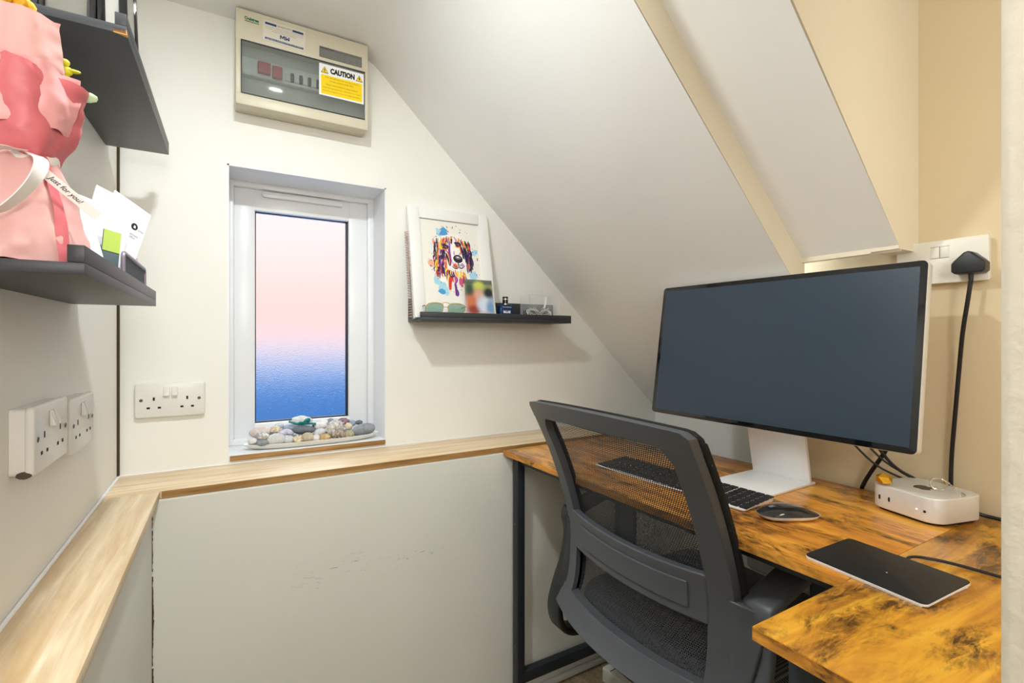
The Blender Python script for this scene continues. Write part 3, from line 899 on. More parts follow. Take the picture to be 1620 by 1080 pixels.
# nose, mouth
ell(600, 545, 82, 60, 'k', 22, .1, .06); ell(604, 528, 52, 24, 'g', 16, .1); ell(565, 560, 19, 13, 'k', 12, .4); ell(640, 556, 17, 13, 'k', 12, -.4); ell(600, 520, 22, 8, 'w', 12)
stroke([(600, 600), (606, 640), (600, 668)], 7, 'k'); stroke([(490, 660), (550, 700), (602, 668)], 8, 'k'); stroke([(602, 668), (650, 690), (710, 640)], 8, 'k')
ell(545, 650, 36, 28, 'r', 14, 0, .5); ell(560, 640, 22, 18, 'o', 14, 0, .4); ell(665, 632, 34, 28, 'l', 14, 0, .4)
# chest and drips
for i in range(46):
    x0 = ra.uniform(400, 720); y0 = ra.uniform(700, 830)
    stroke([(x0, y0), (x0 + ra.uniform(-25, 25), y0 + 50), (x0 + ra.uniform(-30, 30), y0 + ra.uniform(70, 140))], ra.uniform(6, 14), ra.choice('ypnorpykyrm'))
stroke([(440, 820), (430, 930), (425, 1010)], 26, 'r'); stroke([(520, 900), (530, 1010), (520, 1090)], 20, 'p'); stroke([(545, 1000), (560, 1060), (535, 1100)], 16, 'p'); stroke([(630, 830), (625, 910), (640, 960)], 24, 'm')
for i in range(90):
    a = ra.uniform(0, 2 * PI); q = ra.uniform(380, 520)
    x, y = 540 + q * .88 * math.cos(a), 560 + q * 1.05 * math.sin(a)
    if 30 < x < 970 and 40 < y < 1180:
        s_ = ra.uniform(2, 10); ell(x, y, s_, s_ * ra.uniform(.7, 1.3), ra.choice('kkgrmbbnpo'), 8)
art.build('dog_painting', art_m, paper, smooth=0)

# small photograph print (its picture is out of focus)
ph = thing('photo_print', 'small colour photo print standing in front of the dog portrait', 'photo', (.6555, 1.4035, SB + .0004), (-R(9.5), 0, 0))
M_ph = mat('blurred_photo', None, .35)
t, b = nodes(M_ph)
tcx = t.nodes.new('ShaderNodeTexCoord')
base = ramp_node(t, [(0.0, S(196, 208, 226)), (0.42, S(206, 212, 226)), (0.62, S(84, 100, 78)), (0.78, S(176, 186, 120)), (0.92, S(88, 104, 84)), (1.0, S(120, 126, 120))])
sp = t.nodes.new('ShaderNodeSeparateXYZ'); t.links.new(tcx.outputs['Generated'], sp.inputs[0]); t.links.new(sp.outputs['Z'], base.inputs[0])
col = base.outputs[0]
def blob(col, cx, cz, rx, rz, c_):
    mpn = t.nodes.new('ShaderNodeMapping'); mpn.vector_type = 'POINT'
    mpn.inputs['Location'].default_value = (-cx / rx, -.5, -cz / rz); mpn.inputs['Scale'].default_value = (1 / rx, 0, 1 / rz)
    t.links.new(tcx.outputs['Generated'], mpn.inputs['Vector'])
    g = t.nodes.new('ShaderNodeVectorMath'); g.operation = 'LENGTH'
    sub = t.nodes.new('ShaderNodeVectorMath'); sub.operation = 'MULTIPLY'; sub.inputs[1].default_value = (1, 0, 1)
    t.links.new(mpn.outputs[0], sub.inputs[0]); t.links.new(sub.outputs[0], g.inputs[0])
    mr = t.nodes.new('ShaderNodeMapRange'); mr.interpolation_type = 'SMOOTHSTEP'
    mr.inputs['From Min'].default_value = 1.25; mr.inputs['From Max'].default_value = .35
    t.links.new(g.outputs['Value'], mr.inputs['Value'])
    return mixc(t, mr.outputs[0], col, c_)
for a in ((.22, .40, .30, .36, S(206, 120, 82)), (.50, .62, .22, .18, S(222, 168, 150)), (.30, .22, .30, .14, S(150, 60, 48)), (.68, .36, .32, .26, S(214, 224, 238)), (.9, .25, .2, .3, S(120, 160, 200)), (.5, .86, .22, .12, S(206, 212, 96)), (.85, .68, .2, .16, S(40, 48, 56)), (.15, .75, .18, .2, S(60, 84, 70)), (.75, .08, .3, .12, S(206, 190, 200))):
    col = blob(col, *a)
t.links.new(col, b.inputs['Base Color'])
mb = MB(); mb.box(0, .098, 0, .0006, 0, .128); mb.build('photo_sheet', M_ph, ph, smooth=0)

# spiral notebook
nb = thing('spiral_notebook', 'teal spiral bound notebook standing behind the dog portrait', 'notebook', (.4885, 1.4015, SB + .0004), (-R(9), 0, 0))
mb = MB(); mb.box(0, .20, .0365, .041, 0, .285, .001); mb.build('cover', mat('teal_cover', S(70, 150, 140), .5), nb)
mb = MB(); mb.box(.003, .198, .030, .0362, .003, .282); mb.build('pages', M_paper, nb, smooth=0)
mb = MB()
for i in range(34):
    z = .008 + i * .0081
    q = [(-.0035 + .0075 * math.cos(a), .0335 + .0085 * math.sin(a), z) for a in [2 * PI * j / 10 for j in range(10)]]
    mb.tube(q, .0011, True, 5, 0)
mb.build('wire_binding', mat('copper_wire', S(222, 176, 168), .3, metal=.3), nb)

# sunglasses
sg = thing('sunglasses', 'gold framed aviator sunglasses with green lenses on the shelf', 'sunglasses', (.5775, 1.393, SB + .0005), (R(6), 0, R(-3)))
M_lens = mat('green_lens', S(168, 196, 184), .08, trans=.8, ior=1.1)
def lens_outline(s):
    p_ = [(.008, .041), (.030, .045), (.056, .042), (.064, .034), (.063, .018), (.055, .005), (.040, .0005), (.024, .002), (.012, .012), (.0075, .026)]
    P = [Vector((s * x, z, 0)) for x, z in p_]
    for _ in range(2): P = chaikin(P, True)
    return [(v.x, v.y) for v in P]
for s in (-1, 1):
    ol = lens_outline(s)
    mb = MB(); mb.prism(ol, -.0006, .0006, M=RX90); ln = mb.build('lens', M_lens, sg)
    mb = MB(); mb.tube([(x, 0, z) for x, z in ol], .0011, True, 6, 0); mb.build('rim', M_gold, ln)
    mb = MB(); mb.tube([(s * .064, 0, .034), (s * .068, .003, .035), (s * .069, .012, .034), (s * .055, .050, .022), (s * .030, .058, .008)], .0012, n=6); mb.build('temple_arm', M_blackplastic, sg)
mb = MB(); mb.tube([(-.009, 0, .030), (0, -.001, .033), (.009, 0, .030)], .001, n=6); mb.tube([(-.012, 0, .043), (0, -.001, .047), (.012, 0, .043)], .001, n=6)
mb.build('bridge', M_gold, sg)

# perfume bottle
pb = thing('perfume_bottle', 'square blue glass perfume bottle with black cap on the shelf', 'perfume', (.8065, 1.425, SB + .0003))
M_bg = mat('blue_glass', S(40, 100, 168), .05, trans=.75, ior=1.4)
mb = MB(); mb.box(-.0245, .0245, -.011, .011, 0, .049, .004, 3); mb.build('bottle', M_bg, pb)
mb = MB(); mb.box(-.0185, .0185, -.0075, .0075, .006, .040, .003); mb.build('perfume_liquid', mat('blue_liquid', S(28, 70, 130), .2), pb)
mb = MB(); mb.cyl((0, 0, .049), (0, 0, .053), .008, n=24); mb.build('collar', M_chrome, pb)
mb = MB(); mb.cyl((0, 0, .0525), (0, 0, .0755), .0095, n=28); cap = mb.build('cap', M_glossblack, pb)
mb = MB(); mb.lathe([(.0096, .065), (.0098, .066), (.0098, .068), (.0096, .069)], 28, cap=False); mb.build('cap_band', M_chrome, cap)
text('lettering', 'BLUE', M_wht, pb, T(0, -.0114, .0240), width=.027, height=.0085, bold=.0006)
text('lettering', 'SEDUCTION', M_wht, pb, T(0, -.0114, .0148), width=.015, height=.0028)
text('lettering', 'Antonio Banderas', M_wht, pb, T(0, -.0114, .0405), width=.034, height=.0035)

# clear box with wired silver ornament
cb = thing('clear_box', 'clear acrylic box holding silver wire bow ornament, right end of shelf', 'box', (.9485, 1.428, SB + .0003))
M_acr = mat('clear_acrylic', S(240, 243, 246), .06, alpha=.10)
bw, bd, bh = .126, .062, .082
mb = MB()
mb.box(-bw / 2, bw / 2, -bd / 2, -bd / 2 + .002, 0, bh); mb.box(-bw / 2, bw / 2, bd / 2 - .002, bd / 2, 0, bh)
mb.box(-bw / 2, -bw / 2 + .002, -bd / 2, bd / 2, 0, bh); mb.box(bw / 2 - .002, bw / 2, -bd / 2, bd / 2, 0, bh)
mb.build('box_walls', M_acr, cb, smooth=0)
mb = MB(); mb.box(-bw / 2 - .001, bw / 2 + .001, -bd / 2 - .001, bd / 2 + .001, bh, bh + .004, .001); mb.build('lid', M_acr, cb)
mb = MB()
for s in (-1, 1):
    for k_, (rx, rz, zc) in enumerate(((.021, .011, .024), (.026, .015, .022), (.016, .007, .026))):
        q = [(s * (.024 + rx * math.cos(a)) - .012, -.012 + .006 * math.sin(2 * a), zc + rz * math.sin(a) + .35 * rx * math.cos(a) * .4) for a in [2 * PI * j / 18 for j in range(18)]]
        mb.tube(q, .0014, True, 6, 0)
    q = [(s * .004 - .012, -.014, .018), (s * .026 - .012, -.016, .034), (s * .040 - .012, -.012, .042)]
    mb.tube(q, .0012, n=6)
    q = [(s * .002 - .012, -.016, .012), (s * .028 - .012, -.018, .016), (s * .047 - .012, -.014, .003)]
    mb.tube(q, .0012, n=6)
    q = [(s * .010 - .012, -.010, .034), (s * .018 - .012, -.010, .046), (s * .027 - .012, -.010, .036)]
    mb.tube(q, .0009, n=6, smooth=1)
mb.build('silver_bow', mat('bright_silver', S(226, 222, 212), .28, metal=.6), cb)
mb = MB(); mb.sphere((-.012, -.016, .010), .0065, 1, .7, 1, 2); mb.build('black_stone', M_glossblack, cb)
mb = MB(); mb.tube([(.006, -.026, .080), (.004, -.027, .055), (-.001, -.026, .040)], .0035, n=8); mb.build('ribbon', M_stk, cb)
mb = MB(); mb.box(-.055, .040, .022, .026, .001, .034, .001); mb.build('backing_card', M_black, cb)

# ================================================================== stones in a dish on the window sill
SILL = WZ0 + .0148
def boat(name, u, v, a, b_, z):                      # oval dish outline radius at parameter u
    return (a * math.copysign(abs(math.cos(u)) ** .85, math.cos(u)), b_ * math.sin(u), z)
dish = thing('stone_dish', 'long white oval dish full of pebbles on the window sill', 'dish', (.226, 1.553, SILL + .0003))
mb = MB()
secs = [(.150, .030, .0), (.168, .040, .003), (.187, .0475, .012), (.190, .049, .0155), (.188, .0475, .0165), (.176, .040, .0075), (.150, .030, .0045)]
rings = []
for a, c, z in secs:
    rings.append([mb.bm.verts.new(boat('', 2 * PI * i / 56, 0, a, c, z)) for i in range(56)])
for p, q in zip(rings, rings[1:]):
    for i in range(56): mb.bm.faces.new((p[i], p[(i + 1) % 56], q[(i + 1) % 56], q[i]))
mb.bm.faces.new(rings[0][::-1]); mb.bm.faces.new(rings[-1])
mb.build('dish_body', mat('white_ceramic', S(232, 230, 222), .2), dish)

def stone_mat(name, c1, c2, scale, rough=.75):
    m = mat(name, None, rough)
    if m.get('done'): return m
    m['done'] = 1
    t, b = nodes(m)
    n = noise_node(t, mapping(t), scale, 5, .65)
    r = ramp_node(t, [(.35, c1), (.65, c2)])
    t.links.new(n.outputs['Fac'], r.inputs[0]); t.links.new(r.outputs[0], b.inputs['Base Color'])
    return m
def stone(label, x, y, z, a, h, colr, seed, rough=0.10, dep=None, yaw=0.0, roll=0.0, name='pebble', freq=1.0, hard=False):
    b2 = bmesh.new()
    bmesh.ops.create_icosphere(b2, subdivisions=4 if hard else 3, radius=1)
    off = Vector((seed * 7.13, seed * 3.7, seed * 1.9))
    for v_ in b2.verts:
        d = v_.co.normalized()
        k_ = 1 + rough * noise.noise(d * freq + off) * 1.6
        if hard: k_ += rough * .7 * noise.noise(d * freq * 3.1 + off) + rough * .35 * noise.noise(d * 9 + off)
        v_.co = d * k_
    b2.transform(Matrix.Rotation(yaw, 4, 'Z') @ Matrix.Rotation(roll, 4, 'Y') @ Matrix.Diagonal((a, dep or min(a, .018) * .85, h, 1)))
    me = bpy.data.meshes.new(name); b2.to_mesh(me); b2.free()
    for p in me.polygons: p.use_smooth = True
    me.materials.append(colr)
    o = bpy.data.objects.new(name, me); C.objects.link(o); o.location = (x, y, z)
    tag(o, label, 'stone' if name != 'seashell' else 'shell', 'pebbles and shells in the sill dish')
    return o
sm = {}
for k_, (c1, c2, s_) in dict(white=((214, 212, 208), (238, 236, 232), 70), pink=((206, 190, 184), (232, 222, 216), 60), grey=((128, 136, 146), (158, 164, 170), 80), pale=((196, 200, 202), (222, 224, 222), 120),
                             dark=((92, 100, 112), (120, 126, 136), 90), beige=((176, 160, 136), (214, 202, 180), 60), cream=((214, 196, 164), (240, 228, 206), 90), gold=((176, 140, 82), (222, 196, 150), 70),
                             rough=((156, 146, 138), (240, 238, 236), 110), brown=((78, 64, 56), (206, 190, 168), 130), purple=((72, 50, 76), (190, 150, 160), 150), lilac=((186, 184, 204), (214, 212, 224), 80),
                             olive=((150, 146, 116), (196, 190, 160), 90), blue=((140, 156, 178), (176, 190, 206), 80)).items():
    sm[k_] = stone_mat('stone_' + k_, S(*c1), S(*c2), s_)
st = [
 ('long pale pinkish stone at the back left of the dish', .085, 1.560, .846, .0322, .0165, 'pink', .08, {}),
 ('speckled pinkish white stone in front of the long pale stone', .086, 1.531, .840, .0168, .0109, 'rough', .16, dict(hard=True)),
 ('small white pebble at the far left tip of the dish', .062, 1.535, .827, .0125, .0085, 'white', .08, {}),
 ('smooth blue grey pebble at the front left of the dish', .085, 1.524, .823, .0167, .0102, 'grey', .06, {}),
 ('large round pale disc stone standing at the front of the dish', .119, 1.523, .828, .0244, .0178, 'pale', .04, dict(dep=.009)),
 ('light grey pebble right of the round pale disc', .153, 1.527, .823, .0152, .0130, 'pale', .08, {}),
 ('small cream whelk like shell at the dish front', .175, 1.517, .822, .0134, .0125, 'cream', .32, dict(hard=True, name='seashell', freq=1.8)),
 ('beige striped stone right of the cream shell', .203, 1.523, .824, .0184, .0150, 'beige', .08, dict(roll=.2)),
 ('dark grey oval stone lying in the middle under the teal ribbon', .194, 1.548, .844, .0323, .0133, 'dark', .05, dict(roll=.06)),
 ('blue grey stone tucked behind the dark oval stone', .160, 1.575, .848, .0216, .0114, 'blue', .07, {}),
 ('small lilac white cone shell left of the dark oval stone', .151, 1.545, .842, .0163, .0085, 'lilac', .15, dict(name='seashell', roll=.35)),
 ('pale lilac pebble just behind the round pale disc', .133, 1.542, .840, .0143, .0092, 'lilac', .08, {}),
 ('tiny orange pink shell between the pale stones at left', .119, 1.545, .853, .0133, .0085, 'cream', .35, dict(hard=True, name='seashell', freq=2)),
 ('small grey white pebble against the window at back left', .132, 1.582, .857, .0136, .0085, 'pale', .08, {}),
 ('large white lumpy stone tied with a teal ribbon on top', .192, 1.580, .866, .0279, .0155, 'white', .14, dict(hard=True)),
 ('pale sandy pebble in the middle right of the dish', .236, 1.540, .833, .0178, .0115, 'pale', .07, dict(roll=-.3)),
 ('white squarish pebble below the pale sandy one', .225, 1.521, .820, .0117, .0114, 'white', .14, {}),
 ('yellow quartz piece at the front centre right of the dish', .248, 1.518, .821, .0147, .0114, 'gold', .18, dict(hard=True)),
 ('big rough white crystal rock right of centre', .285, 1.553, .838, .0303, .0245, 'rough', .24, dict(hard=True, freq=1.5)),
 ('brown flecked broken rock under the big white crystal', .295, 1.527, .822, .0220, .0156, 'brown', .24, dict(hard=True)),
 ('olive yellow pebble between the broken rock and big grey oval', .318, 1.523, .821, .0161, .0137, 'olive', .06, dict(roll=-.4)),
 ('largest smooth grey oval stone at the right end of the dish', .366, 1.540, .830, .0371, .0195, 'grey', .05, dict(roll=-.12)),
 ('small pink granite pebble above the olive yellow one', .324, 1.558, .840, .0123, .0120, 'cream', .12, {}),
 ('purple mineral cluster on top at back right', .311, 1.580, .853, .0187, .0100, 'purple', .26, dict(hard=True)),
 ('pale blue pebble behind the largest grey oval', .340, 1.586, .845, .0126, .0102, 'blue', .07, {}),
 ('small dark slate chip at the back right corner', .362, 1.584, .846, .0117, .0072, 'dark', .16, dict(hard=True)),
 ('upright grey pebble left of the purple mineral', .276, 1.586, .856, .0103, .0110, 'grey', .08, {}),
 ('white rounded quartz behind the pale sandy pebble', .243, 1.562, .849, .0190, .0117, 'white', .10, {}),
 ('small dark pebble at the right end of the teal ribbon', .229, 1.570, .850, .0100, .0058, 'dark', .10, {}),
 ('flat white pebble at the back centre under the glass', .257, 1.588, .855, .0143, .0079, 'white', .08, {}),
]
for i, (lb, x, y, z, a, h, k_, rg, kw) in enumerate(st):
    stone(lb, x, y, z, a, h, sm[k_], i + 1, rg, **kw)
# filler pebbles lower down carry the top ones
fr = random.Random(5)
for i, x in enumerate([.07, .10, .135, .168, .20, .232, .265, .30, .335, .37]):
    o = stone('pebble half hidden under the others in the sill dish', x, 1.556 + fr.uniform(-.006, .010), .818, .019, .0105, sm[fr.choice(['grey', 'pale', 'white', 'beige'])], 50 + i, .08)
M_teal = mat('teal_ribbon', S(20, 128, 132), .35)
mb = MB()
mb.tube([(.155, 1.556, .871), (.168, 1.552, .866), (.182, 1.552, .861), (.200, 1.552, .861), (.216, 1.555, .860), (.229, 1.558, .857)], .0034, n=8)
mb.tube([(.178, 1.550, .861), (.184, 1.546, .868), (.192, 1.545, .866), (.196, 1.548, .860)], .003, n=8)
mb.tube([(.194, 1.550, .861), (.201, 1.546, .874), (.211, 1.548, .875), (.206, 1.552, .864)], .0042, n=8)
o = mb.build('ribbon', M_teal); tag(o, 'teal green ribbon knotted round the white lumpy stone in the dish', 'ribbon')

# ================================================================== lower left shelf: bouquet, letters, organiser
LB = LRZ + .0112
bq = thing('flower_bouquet', 'pink paper wrapped bouquet with yellow flowers and white ribbon', 'bouquet', (-.172, .643, LB + .0003))
def crumple(M_, amp, fq, seed):
    for v_ in M_.bm.verts:
        d = noise.noise_vector(v_.co * fq + Vector((seed, seed * 2, 0)))
        v_.co += d * amp
M_pinkA = mat('pale_pink_wrap', S(228, 176, 172), .42)
M_pinkB = mat('rose_pink_wrap', S(216, 112, 120), .42)
M_pinkC = mat('deep_rose_wrap', S(196, 92, 104), .45)
def cone_sheet(prof, a0, a1, n, seed, amp, pleat=0.0, pn=9):
    b_ = MB()
    def f(u, v):
        k_ = v * (len(prof) - 1); i = min(int(k_), len(prof) - 2); q = k_ - i
        r_ = prof[i][0] * (1 - q) + prof[i + 1][0] * q; z = prof[i][1] * (1 - q) + prof[i + 1][1] * q
        a = a0 + (a1 - a0) * u
        r_ *= 1 + pleat * math.sin(a * pn + v * 2.0)
        return (r_ * math.cos(a), r_ * math.sin(a), z)
    b_.grid(f, n, 22)
    crumple(b_, amp * 1.5, 30, seed)
    for v_ in b_.bm.verts:
        v_.co += noise.noise_vector(Vector((math.atan2(v_.co.y, v_.co.x) * 3.2, v_.co.z * 14, seed))) * amp * .9
    crumple(b_, amp * .8, 95, seed + 3)
    return b_
skirt = [(.053, .0012), (.050, .020), (.045, .045), (.039, .070), (.031, .092), (.026, .104)]
mb = cone_sheet(skirt, 0, 2 * PI, 60, 2.2, .0022, .05, 7); mb.build('lower_wrap', M_pinkA, bq, smooth=60)
mb = cone_sheet([(r_ + .0035, z + .001) for r_, z in skirt], R(205), R(262), 18, 4.4, .0018, .0); mb.build('lower_fold', M_pinkC, bq, smooth=60)
mb = cone_sheet([(r_ + .003, z + .0005) for r_, z in skirt], R(-48), R(-36), 8, 6.1, .001, .0); mb.build('lower_fold', M_pinkB, bq, smooth=60)
mb = cone_sheet([(.026, .100), (.033, .112), (.040, .128), (.043, .150), (.044, .180)], R(-200), R(60), 46, 8.3, .0028, .05, 5); mb.build('collar_wrap', M_pinkB, bq, smooth=60)
mb = cone_sheet([(.025, .101), (.032, .114), (.038, .130), (.041, .155), (.043, .190)], R(60), R(160), 24, 1.3, .0022, .04, 6); mb.build('collar_wrap', M_pinkA, bq, smooth=60)
mb = cone_sheet([(.030, .150), (.038, .180), (.040, .205), (.039, .232)], R(150), R(330), 30, 3.9, .0022, .03, 6); mb.build('upper_wrap', M_pinkA, bq, smooth=60)
mb = cone_sheet([(.0365, .128), (.0405, .142), (.044, .160), (.0455, .186)], R(-110), R(-8), 24, 5.2, .0020, .05, 7); mb.build('upper_wrap', mat('light_pink_wrap', S(240, 170, 172), .42), bq, smooth=60)
mb = MB(); mb.lathe([(.004, .02), (.012, .10), (.030, .15), (.034, .19), (.02, .20)], 24); mb.build('stems', mat('green_stems', S(92, 118, 70), .7), bq)
M_yfl = mat('yellow_crochet', S(246, 184, 52), .8, bump=.5, bscale=500)
mb = MB()
fr2 = random.Random(9)
for i in range(12):
    a = 2 * PI * i / 12
    q = [(-.014 + .006 * math.cos(a), -.012 + .006 * math.sin(a), .222), (-.014 + .020 * math.cos(a), -.012 + .018 * math.sin(a), .238), (-.014 + .026 * math.cos(a), -.012 + .022 * math.sin(a), .246 + fr2.uniform(-.004, .003)), (-.014 + .012 * math.cos(a), -.012 + .012 * math.sin(a), .251), (-.014, -.012, .247)]
    mb.tube(q, .0052, n=8)
mb.sphere((-.014, -.012, .243), .014, 1, 1, .7, 2)
mb.build('yellow_flower', M_yfl, bq)
M_gly = mat('yellow_green_leaf', S(222, 214, 40), .5)
mb = MB()
for dx, dz, rx, rz in ((0, 0, .009, .007), (.004, .009, .006, .005), (-.007, .010, .004, .006), (.003, .017, .0045, .004), (.009, .010, .007, .002)):
    mb.sphere((.030 + dx, -.004, .186 + dz), 1, rx, .003, rz, 2)
mb.build('yellow_sprig', M_gly, bq)
mb = MB(); mb.sphere((.046, .004, .176), 1, .012, .002, .006, 2); mb.xform(Matrix.Identity(4)); mb.build('green_leaf', mat('sage_leaf', S(176, 206, 160), .5), bq)
mb = MB(); mb.sphere((.030, -.010, .176), 1, .008, .006, .006, 2); mb.build('white_bud', M_paper, bq)
# ribbon: tied band, loop, long printed tail
M_rib = mat('white_satin_ribbon', S(244, 240, 236), .35)
flat = [(-.0065, -.0004), (.0065, -.0004), (.0065, .0004), (-.0065, .0004)]
mb = MB(); mb.lathe([(.0275, .097), (.0285, .100), (.0285, .106), (.0275, .109)], 30, cap=False); mb.build('ribbon_band', M_rib, bq)
mb = MB(); mb.sweep([(.016, -.0280, .102), (.027, -.0440, .093), (.026, -.0560, .074), (.015, -.0610, .052), (.0, -.0620, .036), (-.020, -.0590, .040), (-.034, -.0520, .058)], [(c, a) for a, c in flat][::-1], up=(0.4, 1, 0.2), smooth=3); mb.build('ribbon_loop', M_rib, bq)
mb = MB(); mb.sweep([(.010, -.0300, .103), (-.004, -.0450, .099), (-.016, -.0540, .084), (-.028, -.0580, .066), (-.040, -.0520, .060)], [(c * .5, a) for a, c in flat][::-1], up=(0.3, 1, 0.2), smooth=3); mb.build('ribbon_loop', M_rib, bq)
mtail = Matrix.Translation((.043, -.024, .068)) @ facing((.62, -.78, .08)) @ Matrix.Rotation(R(-37), 4, 'Z')
mb = MB(); mb.box(-.026, .026, -.0050, .0050, 0, .0005, M=mtail); tl = mb.build('ribbon_tail', mat('sheer_ribbon', S(246, 234, 232), .3), bq, smooth=0)
text('lettering', 'Just for you!', M_ink, tl, mtail @ Matrix.Translation((-.006, 0, .0009)) @ Matrix(((1, .35, 0, 0), (0, 1, 0, 0), (0, 0, 1, 0), (0, 0, 0, 1))), width=.030, height=.0065, bold=.0001)

# mesh letter holder
lh = thing('letter_holder', 'low dark mesh letter holder with lilac metal rim on the lower left shelf', 'letter holder', (-.1165 - .0125, .985, LB + .0003), (0, 0, PI / 2))
# local: x along +Y, -y towards the room
M_rim = mat('lilac_metal_rim', S(150, 140, 156), .35, metal=.5)
for k_, (yy, hh) in enumerate(((-.0005, .054), (.070, .072))):
    ol = rrect(.208, hh, .010, 5, 0, hh / 2)
    b_ = MB(); lay = b_.bm.loops.layers.uv.new('UVMap')
    vs = [b_.bm.verts.new((x, yy, z)) for x, z in ol]; f_ = b_.bm.faces.new(vs)
    for lp in f_.loops: lp[lay].uv = (lp.vert.co.x, lp.vert.co.z)
    pn_ = b_.build('mesh_panel', M_meshfine, lh, smooth=0)
    b_ = MB(); b_.tube([(x, yy, z) for x, z in ol], .0028, True, 8, 0); b_.build('rim', M_rim, pn_)
mb = MB(); mb.box(-.098, .098, 0, .070, .0003, .003); mb.build('tray_floor', M_rim, lh, smooth=0)
# letters and cards held in it
def letter(label, name, m, x, y, z, w_, h_, yaw, lean, th=.0012, roll=0.0, cat='letter'):
    """sheet standing up, bottom edge centre at (x, y, z); yaw turns its face, lean tips it back"""
    o_ = thing(name, label, cat, (x, y, z), (0, 0, 0))
    o_.rotation_euler = (Matrix.Rotation(yaw, 4, 'Z') @ Matrix.Rotation(lean, 4, 'X') @ Matrix.Rotation(roll, 4, 'Y')).to_euler()
    b_ = MB(); b_.box(-w_ / 2, w_ / 2, 0, th, 0, h_, .0003, 1); b_.build('sheet', m, o_, smooth=0)
    return o_
M_env = mat('white_envelope', S(240, 242, 246), .6)
z0 = LB + .0038
lt = letter('large white letter with a round black logo, tallest in the mesh holder', 'letter', M_env, -.172, .990, z0, .070, .170, R(50), R(-3), .0016, R(22))
mb = MB(); mb.cyl((0, 0, 0), (0, -.0004, 0), .0058, n=20); mb.xform(Matrix.Translation((.014, -.0002, .132))); lg = mb.build('round_logo', M_ink, lt, smooth=0)
text('lettering', 'a', M_wht, lg, T(.014, -.0010, .132), height=.0052, bold=.0003)
text('lettering', 'letter', M_inkg, lt, T(.027, -.0005, .130), width=.011)
text('lettering', 'private', M_inkg, lt, T(.018, -.0005, .117), width=.014); text('lettering', 'office', M_inkg, lt, T(.016, -.0005, .112), width=.010)
letter('white envelope standing directly left of the tall logo letter', 'letter', M_env, -.176, .945, z0, .060, .160, R(42), R(-4), .0014, R(16))
letter('folded white leaflet leaning between bouquet and letters', 'leaflet', mat('leaflet_print', S(226, 232, 238), .5), -.168, .845, LB + .0005, .070, .108, R(30), R(-14), .003, R(-8), 'leaflet')
o = letter('small card with a lime green corner in front of the letters', 'card', mat('slate_card', S(96, 108, 112), .5), -.152, .915, z0, .024, .088, R(40), R(-5), .0012, R(8), 'card')
mb = MB(); mb.box(-.0115, .0115, -.0006, -.0002, .056, .0875); mb.build('green_panel', mat('lime_green', S(182, 206, 92), .5), o, smooth=0)
letter('slim white envelope at the near end of the mesh holder, left of the others', 'letter', M_env, -.190, .918, z0, .046, .138, R(44), R(-4), .0014, R(10))
letter('pale pink paper slip standing nearest the mesh panel', 'card', mat('blush_paper', S(240, 216, 208), .6), -.147, 1.048, z0, .048, .072, R(58), R(-8), .0012, R(8), 'card')
letter('white photo card beside the pale pink slip', 'card', mat('photo_card', S(222, 214, 206), .45), -.1485, .994, z0, .040, .066, R(48), R(-6), .0012, R(8), 'card')
letter('thin striped magazine edge behind the bouquet wrap', 'magazine', mat('magazine_edge', S(206, 204, 206), .5), -.178, .905, LB + .0005, .060, .085, R(34), R(-10), .006, R(4), 'magazine')
letter('lilac white card standing left behind the bouquet', 'card', mat('lilac_card', S(214, 210, 226), .5), -.205, .612, LB + .0005, .050, .050, R(10), R(-3), .0015, 0, 'card')

# ================================================================== upper left shelf: glossy black frames, cut by the picture's top edge
def tall_frame(label, x, y, w_, h_, yaw, picm, lean=R(-4)):
    t_ = thing('framed_picture', label, 'picture frame', (x, y, 0), (lean, 0, yaw))
    t_.location.z = 1.5175 + .0112 + math.tan(UT) * (y - .818) + .0016
    b_ = MB(); frame_ring(b_, -w_ / 2, w_ / 2, 0, h_, .010, .010, .010, .010, 0, .016, .002); b_.build('frame', M_glossblack, t_)
    b_ = MB(); b_.box(-w_ / 2 + .008, w_ / 2 - .008, .005, .014, .008, h_ - .008); b_.build('picture', picm, t_, smooth=0)
    b_ = MB(); b_.box(-w_ / 2 + .009, w_ / 2 - .009, .002, .0035, .009, h_ - .009); b_.build('glass', mat('picture_glass', (1, 1, 1, 1), .03, trans=1, ior=1.3), t_, smooth=0)
    return t_
tall_frame('gloss black frame with grey picture, nearest on the upper left shelf', -.188, .872, .062, .21, R(8), mat('grey_picture', S(150, 148, 138), .3))
tall_frame('narrow gloss black frame with pale picture beside the grey one', -.1395, .885, .036, .20, R(24), mat('pale_picture', S(206, 206, 200), .3))
tall_frame('gloss black frame turned to the room behind the upper shelf lip', -.1335, .985, .135, .22, R(86), mat('silver_picture', S(160, 164, 166), .25), R(-2))

# ================================================================== L-shaped desk
dk = thing('corner_desk', 'L-shaped rustic brown wooden desk with black steel frame along the right wall', 'desk', (0, 0, 0))
TH = .0165
ax = math.atan2(.028, .94)                          # the long top stands a touch askew
